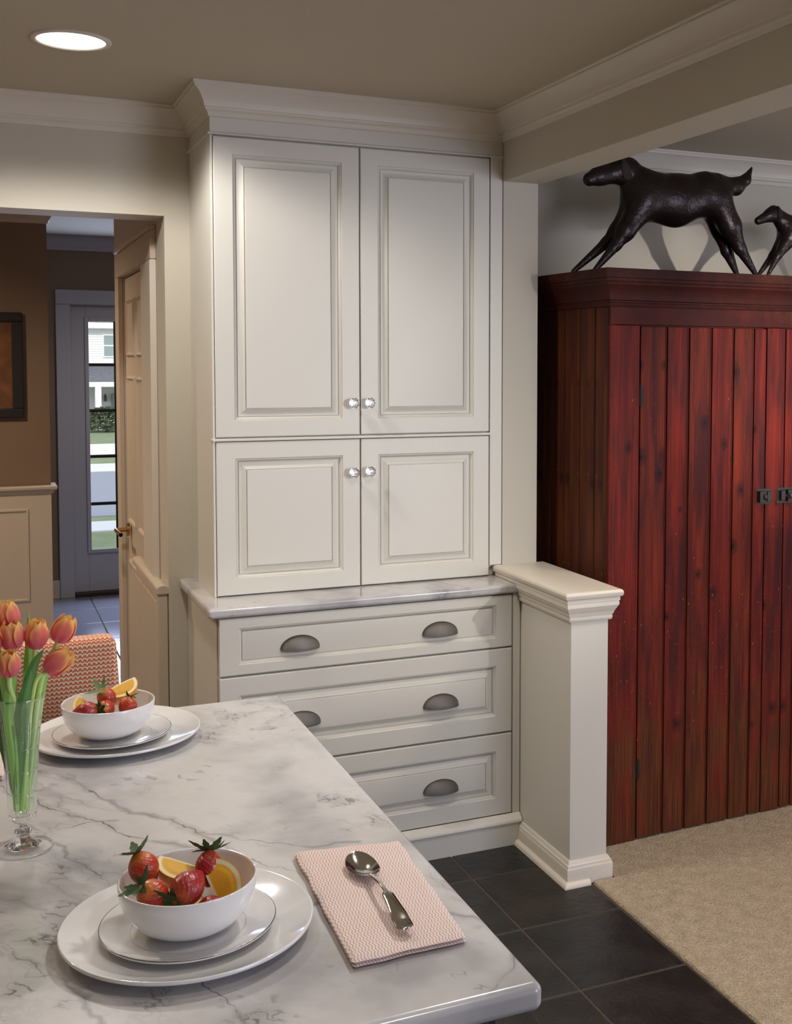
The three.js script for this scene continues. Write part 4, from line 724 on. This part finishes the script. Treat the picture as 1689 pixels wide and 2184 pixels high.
{
  const z = 0;
  const b = [
    [[1.535, 2.268, 0, 0.086], [1.665, 2.265, 0, 0.092], 0.03], [[1.665, 2.265, 0, 0.092], [1.800, 2.297, 0, 0.077], 0.03], [[1.80, 2.297, 0, 0.077], [1.832, 2.300, 0, 0.066], 0.03],
    [[1.470, 2.350, 0, 0.047], [1.535, 2.290, 0, 0.072], 0.05], [[1.435, 2.362, 0, 0.047], [1.458, 2.362, 0, 0.046], 0.02], [[1.430, 2.352, 0, 0.043], [1.350, 2.334, 0, 0.033], 0.02], [[1.350, 2.334, 0, 0.034], [1.306, 2.318, 0, 0.0245], 0.02],
  ];
  for (const s of [1, -1]) {
    const fz = s * 0.034, fk = s > 0 ? 1 : 0;
    b.push([[1.512, 2.235, fz * 0.8, 0.056], [1.440, 2.140, fz, 0.034], 0.03], [[1.440, 2.140, fz, 0.034], [fk ? 1.402 : 1.392, fk ? 2.088 : 2.100, fz, 0.020], 0.02], [[fk ? 1.402 : 1.392, fk ? 2.088 : 2.100, fz, 0.020], [fk ? 1.312 : 1.258, 1.992, fz, 0.0085], 0.012]);
    b.push([[1.838, 2.272, fz * 0.8, 0.058], [1.892, 2.180, fz, 0.043], 0.03], [[1.892, 2.180, fz, 0.043], [fk ? 1.938 : 1.918, fk ? 2.100 : 2.095, fz, 0.024], 0.02], [[fk ? 1.938 : 1.918, fk ? 2.100 : 2.095, fz, 0.024], [fk ? 2.022 : 1.974, 1.992, fz, 0.0075], 0.012]);
  }
  b.push([[1.855, 2.335, 0, 0.034], [1.935, 2.334, 0, 0.032], 0.035], [[1.935, 2.334, 0, 0.032], [1.980, 2.362, 0, 0.021], 0.015], [[1.980, 2.362, 0, 0.021], [2.008, 2.410, 0, 0.004], 0.01]);
  sculpture('dog_sculpture', 'large dark metal sculpture of a running hound at the left end of the armoire top', [1.64, TP, 0.08], b, 0.08, { x: 1.434, y: 2.358, w: 0.032, l: 0.044, tilt: 0.42, z: 0.038 }, [1.23, 1.975, -0.04], [2.05, 2.44, 0.20], 132);
  const c = [
    [[2.205, 2.176, 0, 0.052], [2.33, 2.172, 0, 0.052], 0.02], [[2.33, 2.172, 0, 0.052], [2.42, 2.186, 0, 0.046], 0.02], [[2.128, 2.236, 0, 0.029], [2.190, 2.190, 0, 0.046], 0.03], [[2.112, 2.247, 0, 0.027], [2.098, 2.236, 0, 0.026], 0.012], [[2.098, 2.236, 0, 0.024], [2.041, 2.211, 0, 0.0155], 0.012],
    [[2.42, 2.20, 0, 0.022], [2.49, 2.235, 0, 0.010], 0.02],
  ];
  for (const s of [1, -1]) { const fz = s * 0.021, k = s > 0 ? 1 : 0; c.push([[2.180, 2.150, fz * 0.8, 0.034], [2.125, 2.083, fz, 0.0155], 0.02], [[2.125, 2.083, fz, 0.0155], [k ? 2.070 : 2.046, 1.992, fz, 0.0055], 0.01], [[2.43, 2.165, fz * 0.8, 0.034], [2.475, 2.09, fz, 0.015], 0.02], [[2.475, 2.09, fz, 0.015], [2.53, 1.992, fz, 0.0055], 0.01]); }
  sculpture('dog_sculpture', 'small dark metal hound sculpture at the right edge, following the large one', [2.28, TP, 0.08], c, 0.08, { x: 2.124, y: 2.243, w: 0.019, l: 0.028, tilt: 0.3, z: 0.0235 }, [2.01, 1.978, 0.0], [2.55, 2.30, 0.16], 120);
}

// ------------------------------------------------------------------ recessed light in view, and lamps out of view
{
  const glow = std({ color: 0xffffff, emissive: 0xfff4e4, emissiveIntensity: 3.2, roughness: 0.5 });
  const ringG = lathe([[0.0885, 0.0], [0.0895, -0.005], [0.094, -0.0062], [0.104, -0.0035], [0.1045, 0.0]], 64), lensG = lathe([[0, -0.0075], [0.06, -0.0065], [0.0885, -0.002]].reverse(), 64);
  const can = (x, z, label) => { const t = thing('recessed_light', label, 'ceiling light', [x, CEIL, z]); part(t, 'trim_ring', ringG, M.trim, true); const l = part(t, 'lamp_lens', lensG, glow, true); l.castShadow = false; };
  can(-0.441, 0.354, 'round recessed ceiling light glowing above the doorway');
  CANS.slice(1).forEach(([x, z], i) => can(x, z, ['unseen ceiling light by the beam, placed to light the right island corner', 'added fill ceiling light out of view above the island settings', 'unseen ceiling light at the left, placed to light the doorway jamb', 'added fill ceiling light, unseen, behind the camera at the right'][i]));  // all out of view
  can(1.95, 1.25, 'unseen ceiling light of the living room, placed to light the armoire');
  const h = thing('recessed_light', 'unseen ceiling light of the entry hall, placed to light the hall walls', 'ceiling light', [-1.35, CEIL, -1.9]); part(h, 'trim_ring', ringG, M.trim, true); part(h, 'lamp_lens', lensG, glow, true).castShadow = false;
  can(0.65, -3.5, 'added fill ceiling light, unseen, near the glazed door for the entry wall');
  const s = thing('unseen_lamp', 'unseen two-headed lamp right of the frame, placed to light the pantry and armoire', 'lamp', [2.05, 0, 3.78]);  // out of view, carries the two beams on pantry and armoire
  part(s, 'base', lathe([[0, 0.012], [0.14, 0.012], [0.15, 0.018], [0.14, 0.03], [0.02, 0.036], [0, 0.036]], 40), M.iron, true); part(s, 'pole', new THREE.CylinderGeometry(0.011, 0.011, 1.94, 16).translate(0, 1.0, 0), M.iron, true);
  for (const [dx, y] of [[0, 2.0], [0.12, 1.9]]) {
    part(s, 'lamp_lens', new THREE.CylinderGeometry(0.05, 0.05, 0.006, 32).rotateX(Math.PI / 2).translate(dx, y, -0.03), glow, true).castShadow = false;
    part(s, 'lamp_head', lathe([[0, 0.09], [0.03, 0.085], [0.055, 0.03], [0.056, 0.0]], 32).rotateX(Math.PI / 2).translate(dx, y, -0.04), M.iron, true);
    if (dx) part(s, 'arm', tube([[0, y - 0.02, 0], [0.06, y - 0.01, 0.03], [dx, y, 0.03]], 0.008, 12, 8), M.iron, true);
  }
}

// ------------------------------------------------------------------ hall behind the doorway
const HALLZ = -4.95;
{
  const hf = std({ color: 0x8c8f9c, roughness: 0.16, map: slate, bumpMap: slateBump, bumpScale: 0.001 }); hf.color.set(0xffffff);
  const tileM = phy({ color: 0x83828c, roughness: 0.16, clearcoat: 0.3, bumpMap: rep(slateBump, 1, 1), bumpScale: 0.0008 });
  const fl = struct('floor_hall', bx(-2.4, 2.0, -0.2, -0.004, HALLZ - 0.2, BACK), M.grout);
  for (let i = -3; i <= 3; i++) for (let j = 0; j < 10; j++) { const x = 0.02 + i * 0.46, z = HALLZ + j * 0.46; if (z + 0.46 > BACK + 0.05) continue; part(fl, 'tile', bx(x + 0.003, x + 0.457, -0.02, 0, z + 0.003, z + 0.457, 0.003, 1), tileM); }
  struct('wall_hall_left', bx(-2.4, -2.2, 0, CEIL, HALLZ, -0.57), M.hallWall);
  struct('wall_hall_stub', bx(-2.2, -0.318, 0, CEIL, -3.33, -3.2), M.hallWall);
  // right wall beside the doorway, with its door
  const x = -0.094, za = -1.63, zb = -0.86;
  struct('wall_hall_right', [bx(x, x + 0.15, 0, CEIL, -1.96, za), bx(x, x + 0.15, 0, CEIL, zb, -0.57), bx(x, x + 0.15, 2.04, CEIL, za, zb), bx(x + 0.13, x + 0.15, 0, 2.04, za, zb)], M.hallTrim);
  struct('wall_hall_far_right', [bx(0.056, 2.0, 0, CEIL, -1.96, -1.81), bx(1.85, 2.0, 0, CEIL, HALLZ, -1.96)], M.hallWall);
  const toRight = (g) => g.rotateY(-Math.PI / 2); // local x becomes +z... faces -x
  const d1 = struct('door_1', toRight(bx(0.003, 0.767, 0.008, 2.035, -0.035, -0.008)).translate(x, 0, za), M.hallTrim);
  const rails = []; const W6 = [[0.095, 0.345], [0.425, 0.675]], H6 = [[0.23, 0.80], [0.98, 1.60], [1.70, 1.93]];
  for (const [a, b] of H6) for (const [p, q] of W6) part(d1, 'panel', toRight(rings(p, q, a, b, 0, [[-0.01, -0.01, -0.008], [0, 0, 0.004], [0.010, 0.010, -0.006], [0.022, 0.022, -0.007], [0.055, 0.055, 0.001], [0.058, 0.058, 0.001]], true)).translate(x, 0, za), M.hallTrim);
  part(d1, 'casing', [bx(x - 0.022, x, 0, 2.041, za - 0.10, za - 0.002, 0.004), bx(x - 0.022, x, 2.042, 2.120, za - 0.10, -0.60, 0.004), bx(x - 0.014, x, 2.1205, 2.150, za - 0.10, -0.60, 0.003), bx(x - 0.028, x, 2.1505, 2.165, za - 0.11, -0.60, 0.005)], M.hallTrim);
  part(d1, 'casing', bx(x - 0.024, x, 0, 2.041, zb + 0.002, -0.60, 0.004), M.trim);
  part(d1, 'lever_handle', [new THREE.CylinderGeometry(0.028, 0.028, 0.012, 24).rotateZ(Math.PI / 2).translate(x - 0.006, 0.94, za + 0.11), new THREE.CylinderGeometry(0.010, 0.010, 0.05, 16).rotateZ(Math.PI / 2).translate(x - 0.035, 0.94, za + 0.11), tube([[x - 0.055, 0.94, za + 0.105], [x - 0.058, 0.942, za + 0.14], [x - 0.050, 0.936, za + 0.24]], 0.009, 20, 10)], M.brass);
  part(d1, 'hinge', [1.05, 0.25, 1.8].map((y) => bx(x - 0.012, x + 0.004, y - 0.05, y + 0.05, zb - 0.016, zb + 0.006, 0.003)), M.brass);
  // crown and wainscot of the hall
  struct('trim_4', sweep(crownProfile(CEIL).map(([o, y]) => [o * 1.15, CEIL - (CEIL - y) * 1.15]), [[-2.2, -0.57], [-2.2, -3.2], [-0.318, -3.2], [-0.318, -3.33], [-2.2, -3.33]].reverse(), 0.4), M.hallTrim);
  struct('trim_5', sweep(crownProfile(CEIL).map(([o, y]) => [o * 1.1, CEIL - (CEIL - y) * 1.0]), [[-2.2, -3.4], [-2.2, HALLZ], [1.85, HALLZ], [1.85, -1.96]].reverse(), 0.4), M.entryTrim);
  const w = struct('wainscot_trim', bx(-2.2, -0.318, 0, 0.955, -3.2, -3.185), M.hallTrim);
  part(w, 'chair_rail', sweep([[0, 0.935], [0.010, 0.937], [0.014, 0.948], [0.020, 0.955], [0.030, 0.962], [0.032, 0.974], [0.028, 0.981], [0, 0.982]], [[-2.2, -3.186], [-0.318, -3.186], [-0.318, -3.33]].reverse(), 0.5), M.hallTrim);
  for (const px of [-0.75, -1.07, -1.39]) part(w, 'panel', rings(px, px + (px > -1 ? 0.315 : 0.27), 0.335, 0.855, -3.1855, [[0, 0, 0], [0.004, 0.004, 0.009], [0.012, 0.012, 0.009], [0.020, 0.020, -0.003]], true), M.hallTrim);
  part(w, 'baseboard', bx(-2.2, -0.316, 0, 0.16, -3.186, -3.168, 0.004), M.hallTrim);
  // half-height panelled gate folded against the jamb
  const gt = thing('half_gate', 'cream half-height panelled gate with a rounded cap rail folded against the doorway jamb', 'gate', [-0.112, 0, -0.74]);
  const gm = M.hallTrim; part(gt, 'end_post', bx(-0.131, -0.096, 0.0, 0.872, -0.45, -0.405, 0.004), gm); part(gt, 'panel_board', bx(-0.121, -0.098, 0.0, 0.86, -1.08, -0.45), gm);
  for (let i = 0; i < 6; i++) part(gt, 'slat', bx(-0.1265, -0.12, 0.03, 0.82, -1.075 + i * 0.104, -0.975 + i * 0.104, 0.005), gm);
  const cp = []; for (let i = 0; i <= 10; i++) { const t = i / 10 * Math.PI; cp.push(new THREE.Vector2(-0.0205 * Math.cos(t), 0.012 * Math.sin(t))); }
  const sh = new THREE.Shape([new THREE.Vector2(-0.0205, -0.016), ...cp, new THREE.Vector2(0.0205, -0.016)]);
  part(gt, 'cap_rail', new THREE.ExtrudeGeometry(sh, { depth: 0.69, bevelEnabled: false, curveSegments: 8 }).translate(-0.1135, 0.878, -1.09), gm);
  // framed print
  const pic = thing('picture_frame', 'dark framed orange-brown print on the brown hall wall at the left edge', 'picture', [-0.74, 1.65, -3.2]);
  part(pic, 'frame', [bx(-1.02, -0.452, 1.888, 1.938, -3.199, -3.168, 0.006), bx(-1.02, -0.452, 1.362, 1.412, -3.199, -3.168, 0.006), bx(-1.02, -0.965, 1.4125, 1.8875, -3.199, -3.168, 0.004), bx(-0.507, -0.452, 1.4125, 1.8875, -3.199, -3.168, 0.004)], M.ink);
  part(pic, 'print', bx(-0.97, -0.502, 1.405, 1.895, -3.198, -3.184), std({ roughness: 0.8, map: dataTex(128, 128, (u, v) => { const a = fbm(u * 5, v * 5, 3, 4), b = fbm(u * 20, v * 20, 8, 2); return mix3([0.40, 0.255, 0.165], [0.52, 0.34, 0.21], smooth(-0.3, 0.3, a + b * 0.5)); }) }));
  // entry wall and glazed entry door
  const gx0 = 0.036, gx1 = 0.62, gy0 = 0.325, gy1 = 1.96;
  struct('wall_entry', [bx(-2.4, -0.085, 0, CEIL, HALLZ - 0.2, HALLZ), bx(0.78, 2.0, 0, CEIL, HALLZ - 0.2, HALLZ), bx(-0.085, 0.78, 2.07, CEIL, HALLZ - 0.2, HALLZ)], M.hallWall);
  const d2 = struct('door_2', [bx(-0.086, -0.0765, 0, 2.07, HALLZ - 0.2, HALLZ - 0.0012), bx(0.771, 0.781, 0, 2.07, HALLZ - 0.2, HALLZ - 0.0012), bx(-0.076, 0.770, 2.061, 2.071, HALLZ - 0.2, HALLZ - 0.0012), bx(-0.076, gx0 - 0.012, 0.03, 2.06, HALLZ - 0.06, HALLZ - 0.02, 0.003), bx(gx1 + 0.012, 0.77, 0.03, 2.06, HALLZ - 0.06, HALLZ - 0.02, 0.003), bx(gx0 - 0.0122, gx1 + 0.0122, 0.03, gy0 - 0.012, HALLZ - 0.06, HALLZ - 0.02, 0.003), bx(gx0 - 0.0122, gx1 + 0.0122, gy1 + 0.012, 2.06, HALLZ - 0.06, HALLZ - 0.02, 0.003)], M.entryTrim);
  part(d2, 'casing', [bx(-0.175, -0.078, 0, 2.067, HALLZ - 0.001, HALLZ + 0.022, 0.004), bx(0.770, 0.87, 0, 2.067, HALLZ - 0.001, HALLZ + 0.022, 0.004), bx(-0.175, 0.87, 2.068, 2.17, HALLZ - 0.001, HALLZ + 0.022, 0.006)], M.entryTrim);
  part(d2, 'glazing_bead', [bx(gx0 - 0.02, gx0 + 0.006, gy0 - 0.02, gy1 + 0.02, HALLZ - 0.03, HALLZ - 0.008, 0.004), bx(gx1 - 0.006, gx1 + 0.02, gy0 - 0.02, gy1 + 0.02, HALLZ - 0.03, HALLZ - 0.008, 0.004), bx(gx0 + 0.0062, gx1 - 0.0062, gy0 - 0.02, gy0 + 0.006, HALLZ - 0.03, HALLZ - 0.008, 0.004), bx(gx0 + 0.0062, gx1 - 0.0062, gy1 - 0.006, gy1 + 0.02, HALLZ - 0.03, HALLZ - 0.008, 0.004)], M.entryTrim);
  for (const y of [0.655, 0.994, 1.321, 1.647]) part(d2, 'muntin', bx(gx0 - 0.01, gx1 + 0.01, y - 0.011, y + 0.011, HALLZ - 0.052, HALLZ - 0.03, 0.003), M.ink);
  part(d2, 'muntin', bx(0.213, 0.243, gy0 - 0.01, gy1 + 0.01, HALLZ - 0.052, HALLZ - 0.03, 0.003), M.ink);
  part(d2, 'pane', bx(gx0 - 0.012, gx1 + 0.012, gy0 - 0.012, gy1 + 0.012, HALLZ - 0.043, HALLZ - 0.039), M.pane);
  part(d2, 'threshold', bx(-0.1, 0.8, 0, 0.03, HALLZ - 0.14, HALLZ + 0.02, 0.006), std({ color: 0x3a2418, roughness: 0.5 }));
  struct('baseboard_entry', [bx(-2.2, -0.176, 0, 0.13, HALLZ, HALLZ + 0.016, 0.004), bx(0.871, 1.85, 0, 0.13, HALLZ, HALLZ + 0.016, 0.004)], M.hallTrim);
  struct('wall_outer', [bx(-3.7, -2.4, -0.2, CEIL, -0.75, -0.57), bx(2.0, 5.5, -0.2, CEIL, -0.75, -0.57)], M.hallWall);
}

// ------------------------------------------------------------------ outdoors, seen through the entry door
{
  const G = -0.45, grassT = dataTex(256, 256, (u, v) => { const a = fbm(u * 8, v * 8, 2, 4), k = noise(u * 90, v * 90, 3); return [0.49 + a * 0.12 + k * 0.05, 0.53 + a * 0.1 + k * 0.06, 0.37 + a * 0.08 + k * 0.03]; });
  const grass = std({ map: rep(grassT, 0.3, 0.3), roughness: 1 }), conc = std({ color: 0xd8d4cc, roughness: 0.9 }), asph = std({ color: 0x8e9096, roughness: 0.9, bumpMap: wallGrain, bumpScale: 0.01 });
  const lawn = single('lawn', boxUV(bx(-14, 20, G - 0.5, G, -60, -5.3)), grass, 'green front lawn with short grass beyond the entry door', 'lawn'); lawn.userData.kind = 'stuff';
  struct('sidewalk', bx(-14, 20, G - 0.1, G + 0.02, -12.3, -11.4), conc);
  struct('road', bx(-14, 20, G - 0.1, G + 0.012, -19.6, -12.9), asph);
  struct('curb', bx(-14, 20, G - 0.1, G + 0.05, -21.0, -19.6, 0.02), conc);
  struct('driveway', bx(-14, 20, G - 0.1, G + 0.015, -27.4, -24.0), std({ color: 0xe4e2de, roughness: 0.9 }));
  // house across the street
  const hz = -36, f = (3.7633 - hz) / (3.7633 + 27), X = (x) => -0.6987 + (x + 0.6987) * f, Y = (y) => 1.675 + (y - 1.675) * f;
  const siding = std({ color: 0xe9ecea, roughness: 0.8 }), roofM = std({ color: 0xffffff, roughness: 0.95, map: rep(dataTex(128, 128, (u, v) => { const k = 0.40 + 0.10 * noise(u * 30, v * 12, 3) + 0.08 * noise(u * 70, v * 40, 8); return [k, k, k * 1.02]; }), 0.5, 0.5) }), white = std({ color: 0xf2f4f4, roughness: 0.6 });
  const h = thing('house', 'white two-storey house with grey porch roof across the street, seen through the entry door glass', 'house', [X(2.2), G, hz]);
  part(h, 'wall', bx(X(0.5), X(6), G + 0.002, Y(2.46), hz - 6, hz), siding);
  for (let i = 0; i < 20; i++) part(h, 'siding_board', bx(X(0.5), X(6), Y(1.55) + i * 0.06 * f, Y(1.55) + (i + 1) * 0.06 * f - 0.012, hz, hz + 0.02, 0.006, 1), siding);
  part(h, 'roof', [bx(X(0.3), X(6.2), Y(2.62), Y(2.9), hz - 6.4, hz + 0.2), bx(X(0.3), X(6.2), Y(2.9), Y(3.6), hz - 5.5, hz - 1.2)], roofM);
  part(h, 'eave', bx(X(0.3), X(6.2), Y(2.47), Y(2.62), hz - 6.4, hz + 0.5, 0.03), white);
  const wi = part(h, 'window', bx(X(2.245), X(2.60), Y(1.76), Y(2.34), hz, hz + 0.08, 0.02), white); part(wi, 'pane', bx(X(2.27), X(2.57), Y(1.80), Y(2.31), hz + 0.06, hz + 0.1), std({ color: 0x8c9c9a, roughness: 0.2 })); part(wi, 'sash', bx(X(2.27), X(2.57), Y(2.04), Y(2.07), hz + 0.08, hz + 0.12), white);
  const pz = hz + 2.2, pf = (3.7633 - pz) / (3.7633 + 27), PX = (x) => -0.6987 + (x + 0.6987) * pf, PY = (y) => 1.675 + (y - 1.675) * pf;
  const slope = new THREE.Shape([new THREE.Vector2(0, PY(1.15)), new THREE.Vector2(2.4, Y(1.56)), new THREE.Vector2(2.4, PY(1.15))]);
  part(h, 'porch_roof', new THREE.ExtrudeGeometry(slope, { depth: 9, bevelEnabled: false }).rotateY(Math.PI / 2).translate(X(0.5), 0, pz + 0.1), roofM);
  part(h, 'porch_beam', bx(PX(0.5), PX(6), PY(1.02), PY(1.15), pz - 0.1, pz + 0.1, 0.02), white);
  for (const cx of [2.12, 3.6]) part(h, 'porch_column', bx(PX(cx) - 0.09, PX(cx) + 0.09, G, PY(1.03), pz - 0.09, pz + 0.09, 0.02), white);
  part(h, 'front_door', bx(X(2.43), X(2.8), G + 0.15, Y(0.86), hz, hz + 0.06, 0.02), std({ color: 0x8fa6a8, roughness: 0.5 }));
  part(h, 'wall_lantern', [bx(X(2.25), X(2.31), Y(0.66), Y(0.80), hz + 0.02, hz + 0.2, 0.02), bx(X(2.262), X(2.298), Y(0.80), Y(0.85), hz + 0.05, hz + 0.16, 0.02)], M.iron);
  // bush by the porch
  const R = rng(44), geos = [], bz = pz + 0.9; const leaf = new THREE.PlaneGeometry(0.09, 0.055);
  for (let i = 0; i < 1500; i++) { const a = R() * 6.283, e = Math.acos(R()), r = 0.55 + 0.45 * Math.cbrt(R()), g = leaf.clone().rotateX(R() * 6).rotateY(R() * 6); g.translate(PX(2.24) + 0.75 * r * Math.sin(e) * Math.cos(a), G + 0.07 + 0.70 * r * Math.cos(e), bz + 0.5 * r * Math.sin(e) * Math.sin(a)); geos.push(g); }
  const b = thing('shrub', 'dark green rounded shrub in front of the white house across the street', 'shrub', [PX(2.24), G, bz]);
  part(b, 'foliage', geos, std({ color: 0x4c5a3c, roughness: 0.9, side: THREE.DoubleSide })); part(b, 'stem', new THREE.CylinderGeometry(0.03, 0.05, 0.5, 8).translate(PX(2.24), G + 0.252, bz), std({ color: 0x4a3a2a, roughness: 0.9 }));
}

renderer.render(scene, camera);
